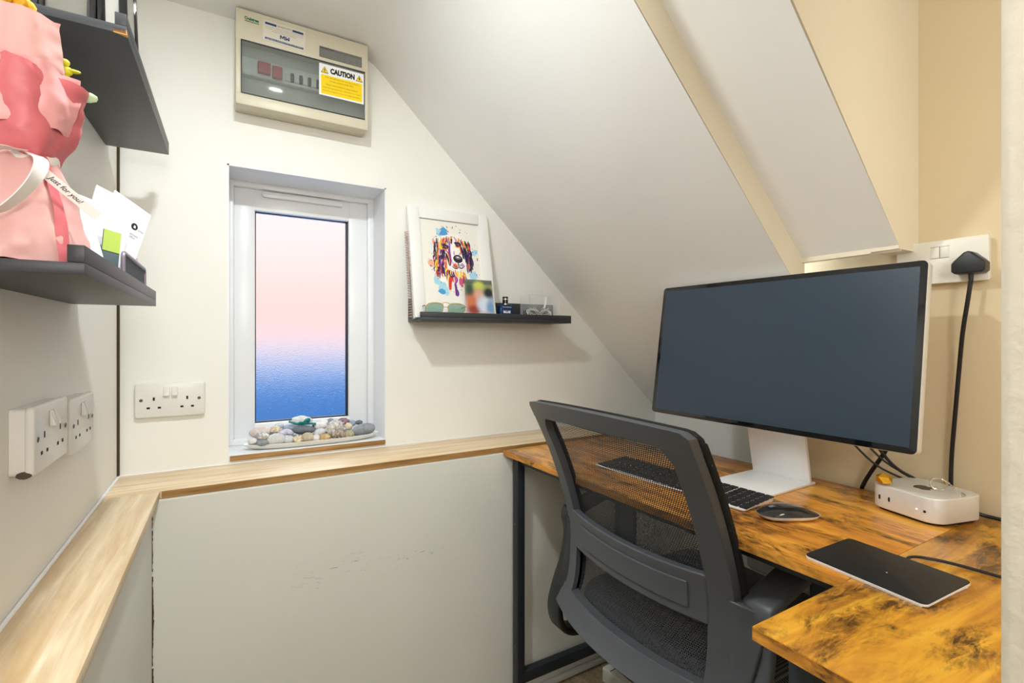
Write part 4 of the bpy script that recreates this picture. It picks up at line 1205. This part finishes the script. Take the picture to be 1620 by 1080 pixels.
# long top, given by its four corners
c_fl, c_fr, c_br, c_bl = (.727, 1.296), (.755, .3562), (1.2475, .3562), (1.2185, 1.296)
mb = MB(); mb.prism([c_fl, c_fr, c_br, c_bl], DESK - TH, DESK, bev=.0012); tp = mb.build('desk_top', M_deskY, dk)
mb = MB()
d = Vector((c_fr[0] - c_fl[0], c_fr[1] - c_fl[1], 0)).normalized(); nrm = Vector((-1, 0, 0))
a = Vector((c_fl[0], c_fl[1], 0)); b_ = Vector((c_fr[0], c_fr[1], 0))
mb.prism([(a.x - .0005, a.y), (b_.x - .0005, b_.y), (b_.x + .001, b_.y), (a.x + .001, a.y)], DESK - TH + .0008, DESK - .0014); mb.build('edge_band', M_desk_edge, tp, smooth=0)
RX0, RY0 = .5375, -.15
mb = MB(); mb.box(RX0, 1.2475, RY0, .3558, DESK - TH, DESK, .0012); tp2 = mb.build('return_top', M_deskX, dk)
mb = MB(); mb.box(RX0 - .0006, RX0 + .001, RY0 + .001, .3548, DESK - TH + .0008, DESK - .0014); mb.build('edge_band', M_desk_edge, tp2, smooth=0)
def steel(name, *a_):
    b_ = MB(); b_.box(*a_, .0015); return b_.build(name, M_blackmetal, dk)
ZT = DESK - TH
# end frame against the low wall
steel('leg', .7535, .7785, 1.255, 1.285, 0, ZT - .0005); steel('leg', 1.165, 1.19, 1.255, 1.285, 0, ZT - .0005)
steel('end_rail', .7785, 1.165, 1.258, 1.282, .066, .100); steel('end_rail', .7785, 1.165, 1.258, 1.282, ZT - .026, ZT - .0005)
mb = MB()
for z in (.18, .55): mb.cyl((.7525, 1.270, z), (.7537, 1.270, z), .003, n=10)
mb.build('bolt', M_screw, dk)
# rails under the long top, inner and outer legs of the return
mb = MB(); mb.prism([(.765, 1.255), (.790, .40), (.812, .40), (.787, 1.255)], ZT - .024, ZT - .0005); mb.build('front_rail', M_blackmetal, dk)
mb = MB(); mb.prism([(1.17, 1.255), (1.195, .40), (1.217, .40), (1.192, 1.255)], ZT - .026, ZT - .0005); mb.build('back_rail', M_blackmetal, dk)
steel('leg', .602, .634, .318, .350, 0, ZT - .0005); steel('leg', .602, .634, -.12, -.09, 0, ZT - .0005); steel('leg', 1.20, 1.225, -.12, -.09, 0, ZT - .0005); steel('leg', 1.20, 1.225, .318, .350, 0, ZT - .0005)
steel('side_rail', .606, .630, -.09, .318, ZT - .026, ZT - .0005); steel('side_rail', .634, 1.20, .322, .346, ZT - .026, ZT - .0005)
steel('end_rail', .606, .630, -.09, .318, .066, .100)

# white cable tray hung under the desk, with a few leads in it
ct = thing('cable_tray', 'light grey cable tray fixed under the desk top', 'cable tray', (1.0, .535, .60))
mb = MB(); prof = [(-.004, .136), (-.004, .012), (.008, 0), (.095, 0), (.107, .012), (.107, .136), (.104, .136), (.104, .014), (.094, .004), (.009, .004), (0, .014), (0, .136)]
prof = [(x, z) for x, z in prof]
mb.prism([(x, min(z, .040)) for x, z in prof], -.135, .140, M=RX90)
mb.box(-.002, .0, -.13, -.10, .03, .1557); mb.box(-.002, .0, .10, .13, .03, .1557)
mb.build('tray_body', mat('light_grey_metal', S(206, 208, 212), .4), ct, smooth=20)
cc = thing('cable_bundle', 'bundle of blue and white leads hanging beside the cable tray', 'cables', (.985, .70, .62))
M_bluec = mat('blue_cable', S(70, 130, 190), .4)
mb = MB(); mb.tube([(.02, 0, .136), (.0, -.01, .08), (.004, .0, .02), (.012, .02, .0), (.03, .03, .03), (.04, .02, .1)], .004, n=8); mb.build('blue_lead', M_bluec, cc)
mb = MB(); mb.tube([(.0, .012, .136), (-.012, .006, .07), (-.006, .012, .01), (.01, .03, -.01), (.03, .02, .05), (.03, .01, .12)], .0035, n=8); mb.build('white_lead', M_stk, cc)
mb = MB(); mb.tube([(.01, -.02, .136), (.002, -.026, .09), (.012, -.03, .05), (.03, -.02, .07), (.035, -.01, .135)], .004, n=8); mb.build('black_lead', M_cable, cc)

# ================================================================== monitor
MC = Vector((1.0628, .6831, 1.0823)); MRZ, MT = .0205, .1464
mon = thing('monitor', 'large silver edged computer monitor, switched off, on an angled stand', 'monitor', (1.150, .695, DESK + .0002), (0, 0, MRZ))
ML = Matrix.Identity(4)
ML.translation = Matrix.Rotation(-MRZ, 3, 'Z') @ (MC - Vector((1.150, .695, DESK + .0002)))
ML = Matrix.Translation(ML.translation) @ facing((-1, 0, 0)) @ Matrix.Rotation(-MT, 4, 'X')   # local: x right, y up the panel, z out of the screen
Wm, Hm = .6075, .353
mb = MB(); mb.prism(rrect(Wm, Hm, .010, 6), -.0190, -.0012, M=ML, bev=.0015); mb.build('housing', M_alu2, mon)
mb = MB(); mb.prism(rrect(Wm - .002, Hm - .002, .0092, 6), -.0012, .0006, M=ML, bev=.0004); bz_ = mb.build('bezel', M_glossblack, mon)
M_scr = mat('dark_screen', S(54, 67, 80), .26, spec=.35)
mb = MB(); mb.box(-Wm / 2 + .012, Wm / 2 - .012, -Hm / 2 + .012, Hm / 2 - .012, .0004, .0009, M=ML); mb.build('screen', M_scr, mon, smooth=0)
# stand: foot plate bent up into an upright with a round cable hole
sw = .143
foot = [(-.147, 0), (.034, 0), (.036, .002)]
mb = MB(); mb.box(-.150, .034, -sw / 2, sw / 2, 0, .0055, .0018, 2); mb.build('foot_plate', M_alu, mon)
mb = MB()
hp = [(.012, .0045), (.020, .0055), (-.008, .145), (-.050, .300), (-.058, .300), (-.018, .145)]
mb.prism([(x, z) for x, z in hp], -sw / 2 + .001, sw / 2 - .001, M=RX90, bev=.0012); mb.build('upright', M_alu, mon)
mb = MB(); mb.cyl((-.0180, 0, .150), (-.0196, 0, .1495), .017, n=30); mb.build('cable_hole', mat('hole_shadow', S(96, 94, 88), .7), mon)

# ================================================================== keyboard
KC = ((.848 + .983) / 2, .8005)
kb = thing('keyboard', 'silver keyboard with black keys and number pad, partly behind the chair back', 'keyboard', (.9165, .806, DESK + .0003), (0, 0, -PI / 2 + R(3.6)))
# local: x right along the keys, y away from the user
KW, KD = .4187, .1149
tk = math.atan2(.0055, KD)
MK = Matrix.Translation((0, -KD / 2, .0048)) @ Matrix.Rotation(tk, 4, 'X') @ Matrix.Translation((0, KD / 2, 0))
mb = MB(); mb.prism(rrect(KW, KD, .008, 6), -.0035, 0, M=MK, bev=.0008)
mb.prism([(-KD / 2 + .008, .0), (KD / 2 - .002, .0), (KD / 2 - .002, .0095), (-KD / 2 + .008, .0030)], -KW / 2 + .004, KW / 2 - .004, M=Matrix(((0, 0, 1, 0), (1, 0, 0, 0), (0, 1, 0, 0), (0, 0, 0, 1))))
mb.build('keyboard_base', M_alu, kb)
M_key = mat('black_key', S(30, 31, 34), .5)
mb = MB()
u = .0191; g = .0028
def key(x, y, w_=1, h_=1, half=False):
    mb.prism(rrect(w_ * u - g, h_ * u - g, .0018, 2, x + w_ * u / 2, y + h_ * u / 2), .0002, .0022, M=MK)
x0 = -KW / 2 + .0045; yb = -KD / 2 + .0042; rh = .0178
def row_keys(r_, ws, xs=0.0, hh=.93):
    x = x0 + xs
    for w_ in ws:
        if w_ > 0: mb.prism(rrect(w_ * u - g, rh - g + .0002, .0018, 2, x + w_ * u / 2, yb + r_ * rh + rh / 2), .0002, .0022, M=MK)
        x += abs(w_) * u
row_keys(0, [1, 1, 1, 1.25, 5.25, 1.25, 1, 1, 1.75])
row_keys(1, [2.25] + [1] * 10 + [2.25]); row_keys(2, [1.75] + [1] * 11 + [1.75]); row_keys(3, [1.5] + [1] * 12 + [1]); row_keys(4, [1] * 13 + [1.5]); row_keys(5, [1.03] * 14)
nx = 14.72 * u
row_keys(5, [1] * 3, nx); row_keys(4, [1] * 3, nx); row_keys(3, [1] * 3, nx); row_keys(1, [-1, 1, -1], nx); row_keys(0, [1] * 3, nx)
px_ = 17.9 * u
for r_ in (2, 3, 4, 5): row_keys(r_, [1] * 4, px_ - .0015)
row_keys(1, [1] * 3, px_ - .0015); row_keys(0, [2, 1], px_ - .0015)
x = x0 + px_ - .0015 + 3 * u
mb.prism(rrect(u - g, 2 * rh - g, .0018, 2, x + u / 2, yb + rh), .0002, .0022, M=MK)
mb.build('keys', M_key, kb)

# ================================================================== mouse
ms = thing('mouse', 'glossy black low computer mouse with silver base beside the keyboard', 'mouse', (.9175, .5345, DESK + .0003), (0, 0, R(-28)))
# local: x towards the front of the mouse
def mouse_outline(k_):
    return [(.0567 * k_ * math.copysign(abs(math.cos(a)) ** .62, math.cos(a)), .0286 * k_ * math.copysign(abs(math.sin(a)) ** .72, math.sin(a))) for a in [2 * PI * i / 48 for i in range(48)]]
mb = MB()
rings = []
for k_, z, arch in ((.80, .0022, 1), (.90, .0040, 1), (.97, .0075, .6), (1.0, .0100, .25)):
    rings.append([mb.bm.verts.new((x, y, z + arch * .003 * (1 - (x / .0567) ** 2) * 0)) for x, y in mouse_outline(k_)])
for p, q in zip(rings, rings[1:]):
    for i in range(48): mb.bm.faces.new((p[i], p[(i + 1) % 48], q[(i + 1) % 48], q[i]))
mb.bm.faces.new(rings[0][::-1]); mb.bm.faces.new(rings[-1])
mb.build('mouse_base', M_alu, ms)
mb = MB()
def mtop(x): return .0108 + .0138 * (1 - abs((x + .006) / .063) ** 2.2)
rings = []
for k_ in (1.0, .985, .93, .8, .6, .35, .12):
    rg = []
    for x, y in mouse_outline(k_):
        zt = mtop(x); fall = (1 - (1 - k_) ** 1) 
        zz = .0098 + (zt - .0098) * (1 - k_ ** 5)
        rg.append(mb.bm.verts.new((x, y, zz)))
    rings.append(rg)
for p, q in zip(rings, rings[1:]):
    for i in range(48): mb.bm.faces.new((p[i], p[(i + 1) % 48], q[(i + 1) % 48], q[i]))
mb.bm.faces.new(rings[-1])
shell = mb.build('mouse_shell', mat('black_mouse_gloss', S(30, 31, 33), .08, coat=.5), ms, smooth=50)
mb = MB(); mb.box(-.045, .045, -.013, -.010, 0, .0025, .0005); mb.box(-.045, .045, .010, .013, 0, .0025, .0005); mb.build('glide_strip', M_black, ms)
def apple_shape(s):
    body = [(0, .30), (.16, .36), (.33, .32), (.43, .20), (.33, .10), (.30, -.02), (.36, -.14), (.46, -.20), (.38, -.38), (.25, -.52), (.12, -.54), (0, -.48), (-.12, -.54), (-.27, -.50), (-.42, -.28), (-.48, -.02), (-.44, .20), (-.32, .34), (-.16, .36)]
    leaf = [(.0, .40), (.02, .54), (.18, .68), (.17, .52), (.08, .42)]
    return [[(x * s, y * s) for x, y in q] for q in (body, leaf)]
mb = MB()
for q in apple_shape(.0115): mb.prism(q, 0, .0003, M=Matrix.Translation((-.030, 0, mtop(-.030) - .00035)) @ Matrix.Rotation(R(-10), 4, 'Y') @ Matrix.Rotation(-PI / 2, 4, 'Z'))
mb.build('logo', mat('logo_grey', S(120, 122, 124), .4), ms, smooth=0)

# ================================================================== trackpad and its cable
tpd = thing('trackpad', 'large flat black trackpad with silver edge on the desk corner', 'trackpad', (.8235, .3405, DESK + .0003), (0, 0, -PI / 2 - R(5.5)))
TW, TD = .160, .1149
tt = math.atan2(.006, TD)
MT_ = Matrix.Translation((0, -TD / 2, .0049)) @ Matrix.Rotation(tt, 4, 'X') @ Matrix.Translation((0, TD / 2, 0))
mb = MB(); mb.prism([(-TD / 2 + .0006, 0), (TD / 2 - .0006, 0), (TD / 2 - .0006, .0098), (-TD / 2 + .0006, .0040)], -TW / 2 + .005, TW / 2 - .005, M=Matrix(((0, 0, 1, 0), (1, 0, 0, 0), (0, 1, 0, 0), (0, 0, 0, 1))))
mb.prism(rrect(TW, TD, .008, 6), -.0042, -.0008, M=MT_, bev=.0008); mb.build('trackpad_base', M_alu, tpd)
mb = MB(); mb.prism(rrect(TW - .0006, TD - .0006, .008, 6), -.0008, .0004, M=MT_, bev=.0003); mb.build('glass_surface', mat('black_satin_glass', S(27, 28, 30), .42), tpd)
mb = MB(); mb.cyl((.012, -.012, 0), (.012, -.012, .0006), .0011, n=12); mb.xform(MT_); mb.build('reflection_dot', M_stk, tpd)
cbl = MB(); cbl.tube([(.885, .335, DESK + .007), (.905, .338, DESK + .006), (.925, .331, DESK + .0035), (.940, .305, DESK + .003), (.946, .26, DESK + .003), (.955, .15, DESK + .003), (.98, .0, DESK + .003)], .0022, n=8)
o = cbl.build('usb_cable', M_cable); tag(o, 'thin black cable running from the trackpad across the desk', 'cable')

# ================================================================== small silver computer
MN = Vector((1.173, .414, DESK + .0002)); mrot = math.atan2(-.253, .967)
mn = thing('mini_computer', 'small square silver desktop computer on the desk by the wall', 'computer', MN, (0, 0, mrot))
# local: -x is the front
mb = MB(); mb.prism(rrect(.127, .127, .028, 10), .0045, .050, bev=.0022, seg=3); mb.build('case', M_alu2, mn)
mb = MB(); mb.prism(rrect(.115, .115, .024, 8), 0, .0052); mb.build('foot_ring', M_black, mn)
for y in (.040, .0215):
    mb = MB(); mb.prism(rrect(.0034, .0090, .0016, 4), 0, .0004, M=facing((-1, 0, 0), (-.0634, y, .0255))); mb.build('usb_port', M_dark, mn, smooth=0)
mb = MB(); mb.cyl((-.0632, -.029, .0245), (-.0640, -.029, .0245), .0011, n=12); mb.build('power_led', mat('white_led', S(255, 255, 255), .4, emit=(1, 1, 1, 1), estr=3), mn)
mb = MB(); mb.cyl((-.0630, -.0425, .0238), (-.0638, -.0425, .0238), .0022, n=16); mb.build('headphone_port', M_dark, mn)
mb = MB()
for q in apple_shape(.034): mb.prism(q, .0499, .0503, M=Matrix.Translation((.0, 0, 0)) @ Matrix.Rotation(-PI / 2, 4, 'Z'))
mb.build('logo', mat('logo_black', S(52, 50, 46), .35), mn, smooth=0)
mc = MB(); mc.tube([(1.228, .362, DESK + .012), (1.236, .352, DESK + .006), (1.242, .335, DESK + .004), (1.243, .28, DESK + .0035), (1.243, .1, DESK + .0035)], .0034, n=8)
o = mc.build('power_cable', M_cable); tag(o, 'black cable leaving the back right of the small silver computer', 'cable')

# gold nugget ornament
gb = bmesh.new(); bmesh.ops.create_icosphere(gb, subdivisions=1, radius=.0155)
rg = random.Random(21)
for v_ in gb.verts: v_.co *= rg.uniform(.8, 1.2); v_.co.z *= .85
zmin = min(v_.co.z for v_ in gb.verts)
for v_ in gb.verts: v_.co.z -= zmin
for v_ in gb.verts:
    if v_.co.z < .004: v_.co.z = 0
gb.transform(Matrix.Rotation(R(25), 4, 'Z'))
me = bpy.data.meshes.new('gold_nugget'); gb.to_mesh(me); gb.free(); me.materials.append(M_gold)
o = bpy.data.objects.new('gold_nugget', me); C.objects.link(o); o.location = (1.124, .4635, DESK + .0504)
tag(o, 'faceted shiny gold nugget ornament on the silver computer', 'ornament')

# key ring and chain lying on the computer
kr = thing('key_ring', 'silver key ring with a short chain lying on the silver computer', 'key ring', (1.170, .392, DESK + .0504))
mb = MB(); q = [(.0 + .0125 * math.cos(a) * .35, .0125 * math.cos(a) * -.94, .0128 + .0115 * math.sin(a)) for a in [2 * PI * i / 28 for i in range(28)]]
mb.tube(q, .0011, True, 8, 0)
q = [(.0006 + .0112 * math.cos(a) * .35, .0112 * math.cos(a) * -.94, .0128 + .0103 * math.sin(a)) for a in [2 * PI * i / 28 for i in range(28)]]
mb.tube(q, .0008, True, 6, 0); mb.build('ring', M_chrome, kr)
mb = MB()
pth = [Vector((.002, -.006, .0240)), Vector((.008, -.014, .0160)), Vector((.012, -.022, .0060)), Vector((.010, -.034, .0018)), Vector((.002, -.040, .0018)), (Vector((-.008, -.036, .0018)))]
for _ in range(2): pth = chaikin(pth, False)
for i, p in enumerate(pth[::1]):
    d = (pth[min(i + 1, len(pth) - 1)] - pth[max(i - 1, 0)]).normalized()
    s_ = d.cross(Vector((0, 0, 1))).normalized()
    if i % 2: s_ = s_.cross(d)
    q = [p + d * .0022 * math.cos(a) + s_ * .0012 * math.sin(a) for a in [2 * PI * j / 10 for j in range(10)]]
    mb.tube(q, .0005, True, 5, 0)
mb.build('chain', M_chrome, kr)

# leads hanging behind the monitor
def lead(label, pts, r_):
    b_ = MB(); b_.tube(pts, r_, n=8); o_ = b_.build('monitor_cable', M_cable); tag(o_, label, 'cable'); return o_
lead('thick black cable slanting down behind the monitor to the desk edge', [(1.200, .470, .93), (1.215, .492, .880), (1.236, .540, .805), (1.2505, .562, .762), (1.2515, .566, .70)], .0042)
lead('thin black lead curving down behind the gold nugget, leftmost of the pair', [(1.17, .575, .93), (1.185, .548, .885), (1.205, .512, .84), (1.2255, .480, .822), (1.2385, .455, .812)], .0021)
lead('thin black lead crossing the thick cable behind the monitor', [(1.18, .548, .93), (1.195, .525, .885), (1.212, .492, .845), (1.236, .455, .824), (1.244, .44, .812)], .0021)
lead('second thick black cable crossing behind the monitor to the computer', [(1.185, .525, .93), (1.200, .508, .885), (1.218, .482, .840), (1.238, .452, .820), (1.2425, .442, .808)], .0032)

# ================================================================== office chair, its back towards the camera
YC, HWC = .76, .235
ch = thing('office_chair', 'black mesh-back office chair with plastic frame pushed up to the desk', 'chair', (.97, YC, 0))
CL = Vector((.97, YC, 0))
PROF = [(.400, .668), (.430, .690), (.450, .705), (.475, .727), (.510, .747), (.550, .756), (.600, .7585), (.622, .7590), (.650, .7570), (.690, .7495), (.745, .733), (.800, .713), (.850, .692), (.904, .6655), (.962, .6350), (1.0, .615)]
def prof_x(z):
    for (a, xa), (b_, xb) in zip(PROF, PROF[1:]):
        if z <= b_ or b_ == PROF[-1][0]:
            q = (z - a) / (b_ - a)
            i = PROF.index((a, xa))
            m0 = (PROF[min(i + 1, len(PROF) - 1)][1] - PROF[max(i - 1, 0)][1]) / (PROF[min(i + 1, len(PROF) - 1)][0] - PROF[max(i - 1, 0)][0])
            j = i + 1
            m1 = (PROF[min(j + 1, len(PROF) - 1)][1] - PROF[j - 1][1]) / (PROF[min(j + 1, len(PROF) - 1)][0] - PROF[j - 1][0])
            h = b_ - a
            return (2 * q**3 - 3 * q**2 + 1) * xa + (q**3 - 2 * q**2 + q) * h * m0 + (-2 * q**3 + 3 * q**2) * xb + (q**3 - q**2) * h * m1
def back(s, z, off=0.0):
    """point of the backrest surface, s = -1 (far) .. 1 (near), off = towards the sitter"""
    bow = .026 + .012 * max(0, min(1, (.80 - z) / .25))
    x = prof_x(z) - bow * (1 - s * s)
    return Vector((x + off, YC - s * HWC, z)) - CL
def member(b_, zlo, zhi, s0, s1, ns, nz, o0, o1):
    """slab over the backrest surface between two height curves"""
    def f(o):
        def g(u, v):
            s = s0 + (s1 - s0) * u
            z = zlo(s) * (1 - v) + zhi(s) * v
            return back(s, z, o)
        return g
    b_.slab(f(o0), f(o1), ns, nz)
def top_z(s): return .9625 + .010 * (1 - s * s) - (.010 * max(0, (abs(s) - .93) / .07) ** 2)
def bot_z(s): return .4585 + .006 * abs(s) ** 3
def lum_hi(s): return .689 + .012 * s * s
def lum_lo(s): return .602 + .005 * s * s
fr_o0, fr_o1 = -.010, .012
mb = MB()
member(mb, lambda s: .925 + .008 * (1 - s * s), top_z, -1, 1, 40, 4, fr_o0, fr_o1)
member(mb, lambda s: .466, lambda s: top_z(s) - .004, -.998, -.80, 5, 44, fr_o0 + .0006, fr_o1 - .0004)
member(mb, lambda s: .466, lambda s: top_z(s) - .004, .80, .998, 5, 44, fr_o0 + .0006, fr_o1 - .0004)
member(mb, bot_z, lambda s: .4995 + .006 * abs(s) ** 3, -1.002, 1.002, 40, 5, fr_o0 - .0006, fr_o1 + .0004)
# rounded inner corners
for sgn in (-1, 1):
    for zc, dz, r_ in ((.928, -1, .022),):
        member(mb, lambda s, sgn=sgn: .928 - .030 * max(0, (abs(s) - .70) / .10) ** 2, lambda s: .930, .70 * sgn, .81 * sgn, 6, 1, fr_o0 + .0003, fr_o1 - .0003)
frame = mb.build('back_frame', M_plasticgrey, ch, bevel=.004)
mb = MB(); member(mb, lum_lo, lum_hi, -.81, .81, 36, 6, fr_o0 - .0015, fr_o1 - .004); lum = mb.build('lumbar_bar', M_plasticgrey, ch, bevel=.003)
mb = MB(); member(mb, lambda s: lum_lo(s) + .018, lambda s: lum_hi(s) - .022, -.66, .66, 30, 5, fr_o0 - .0055, fr_o0); mb.build('lumbar_panel', M_plasticgrey, lum, bevel=.002)
# woven mesh on the sitter's side and its stitched border
mb = MB()
def uvf(u, v): return ((u - .5) * 2 * .82 * HWC, .49 + .45 * v)
mb.grid(lambda u, v: back(-.82 + 1.64 * u, .49 + .45 * v, .0125), 30, 44, uvf)
mb.build('back_mesh', M_mesh, ch)
mb = MB()
member(mb, lambda s: .932, lambda s: top_z(s) + .002, -1.01, 1.01, 40, 3, .0125, .026)
member(mb, lambda s: .52, lambda s: .945, -1.02, -.82, 5, 40, .0125, .027)
member(mb, lambda s: .52, lambda s: .945, .82, 1.02, 5, 40, .0125, .027)
member(mb, lambda s: bot_z(s) - .014, lambda s: bot_z(s) + .018, -.97, .97, 40, 3, .0135, .030)
M_knit = mat('black_knit_border', S(26, 27, 29), .8, bump=.8, bscale=700)
mb.build('mesh_border', M_knit, ch, bevel=.004)

# arms: flat bands looping from the back frame forward and down under the seat
loop = [(.764, .660), (.778, .610), (.768, .545), (.738, .480), (.721, .425), (.736, .372), (.785, .352), (.835, .364), (.885, .402), (.935, .424), (.968, .47), (.980, .56), (.978, .65), (.965, .703), (.93, .706), (.90, .700), (.84, .682), (.795, .670)]
for sgn in (-1, 1):
    yy = YC - sgn * .262 - CL.y
    sect = [(p[0], p[1]) for p in rrect(.052, .017, .006, 3)]
    mb = MB(); mb.sweep([(x - CL.x, yy, z) for x, z in loop], sect, closed=True, up=(0, 1e-4, 1), smooth=2) if False else None
    # carry the section by hand so that the band keeps its width across the chair
    P = [Vector((x - CL.x, 0, z)) for x, z in loop]
    for _ in range(2): P = chaikin(P, True)
    n_ = len(P); mb = MB(); rings = []
    for i, p in enumerate(P):
        d = (P[(i + 1) % n_] - P[i - 1]).normalized(); nn = Vector((d.z, 0, -d.x))
        padk = max(0, min(1, (p.z - .64) / .03))
        rings.append([mb.bm.verts.new(p + Vector((0, yy + a * (1 + .12 * padk), 0)) + nn * c * (1 + .15 * padk)) for a, c in sect])
    m_ = len(sect)
    for i in range(n_):
        a, c = rings[i], rings[(i + 1) % n_]
        for j in range(m_): mb.bm.faces.new((a[j], a[(j + 1) % m_], c[(j + 1) % m_], c[j]))
    bmesh.ops.recalc_face_normals(mb.bm, faces=mb.bm.faces)
    # broad web joining the band to the back frame
    s_in, s_out = .80, 1.20
    def web(o, sgn=sgn):
        def g(u, v):
            z = .665 - .175 * v
            so_ = s_out - .12 * v
            s = s_in + (so_ - s_in) * u
            x = prof_x(z) + .030 * max(0, (s - 1) / .2) * (1 - v) + .004
            return Vector((x + o, YC - sgn * s * HWC, z - .012 * max(0, (s - 1) / .2) * (1 - v))) - CL
        return g
    mb.slab(web(-.016), web(.006), 8, 14)
    mb.build('armrest', M_blackplastic if sgn < 0 else M_plasticgrey, ch, bevel=.0025)
# seat cushion
mb = MB()
def seat(u, v):
    a = 2 * PI * u
    return None
ol = rrect(.47, .47, .09, 8)
mb.prism([(x + .015, y) for x, y in ol], .425, .500, bev=.026, seg=4)
seat_o = mb.build('seat_cushion', None, ch)
lay = seat_o.data.uv_layers.new(name='UVMap')
for lp in seat_o.data.loops:
    co = seat_o.data.vertices[lp.vertex_index].co
    lay.data[lp.index].uv = (co.x + co.z, co.y)
seat_o.data.materials.append(M_meshdark)
mb = MB(); mb.box(-.20, .22, -.20, .20, .405, .426, .008); mb.build('seat_pan', M_blackplastic, ch)
mb = MB(); mb.box(-.12, .10, -.07, .07, .352, .406, .012); mb.box(-.22, -.10, -.030, .030, .375, .402, .008)
mb.sweep([(-.15, 0, .388), (-.225, 0, .392), (-.256, 0, .42), (-.262, 0, .462)], rrect(.07, .016, .006, 3), up=(0, 0, 1), smooth=2)
mb.box(-.02, .02, -.19, .19, .392, .406, .004)
mb.box(.0, .04, -.262, -.18, .412, .427, .003); mb.box(.0, .04, .18, .262, .412, .427, .003)
mb.build('tilt_mechanism', M_blackplastic, ch)
mb = MB(); mb.cyl((0, 0, .17), (0, 0, .36), .014, n=20); mb.build('gas_lift', M_chrome, ch)
mb = MB(); mb.cyl((0, 0, .075), (0, 0, .26), .026, .024, 24); mb.build('lift_cover', M_blackplastic, ch)
mb = MB(); mb.cyl((0, 0, .062), (0, 0, .112), .042, .034, 28)
for k_ in range(5):
    a = R(30 + 72 * k_)
    mb.sweep([(.03 * math.cos(a), .03 * math.sin(a), .090), (.16 * math.cos(a), .16 * math.sin(a), .084), (.285 * math.cos(a), .285 * math.sin(a), .070)], rrect(.042, .026, .008, 3), smooth=1)
mb.build('star_base', M_blackplastic, ch)
for k_ in range(5):
    a = R(30 + 72 * k_); p = Vector((.275 * math.cos(a), .275 * math.sin(a), 0))
    t_ = Vector((-math.sin(a), math.cos(a), 0))
    mb = MB(); mb.cyl((p.x, p.y, .030), (p.x, p.y, .064), .007, n=12)
    for s in (-1, 1): mb.cyl(p + t_ * s * .006 + Vector((0, 0, .0252)), p + t_ * s * .024 + Vector((0, 0, .0252)), .025, n=24)
    mb.build('castor', M_blackplastic, ch)

# pale extension block on the floor under the desk
eb = thing('extension_block', 'pale grey plug extension block on the floor behind the chair', 'extension lead', (1.083, 1.220, .0004), (0, 0, R(-86)))
mb = MB(); mb.box(0, .145, -.034, .034, 0, .048, .005, 3); mb.build('block_body', mat('pale_grey_plastic', S(214, 214, 204), .4), eb)
mb = MB(); mb.box(.03, .033, -.028, .028, .0478, .0484); mb.box(.033, .13, -.0035, .0035, .0478, .0484); mb.build('groove', M_dark, eb, smooth=0)
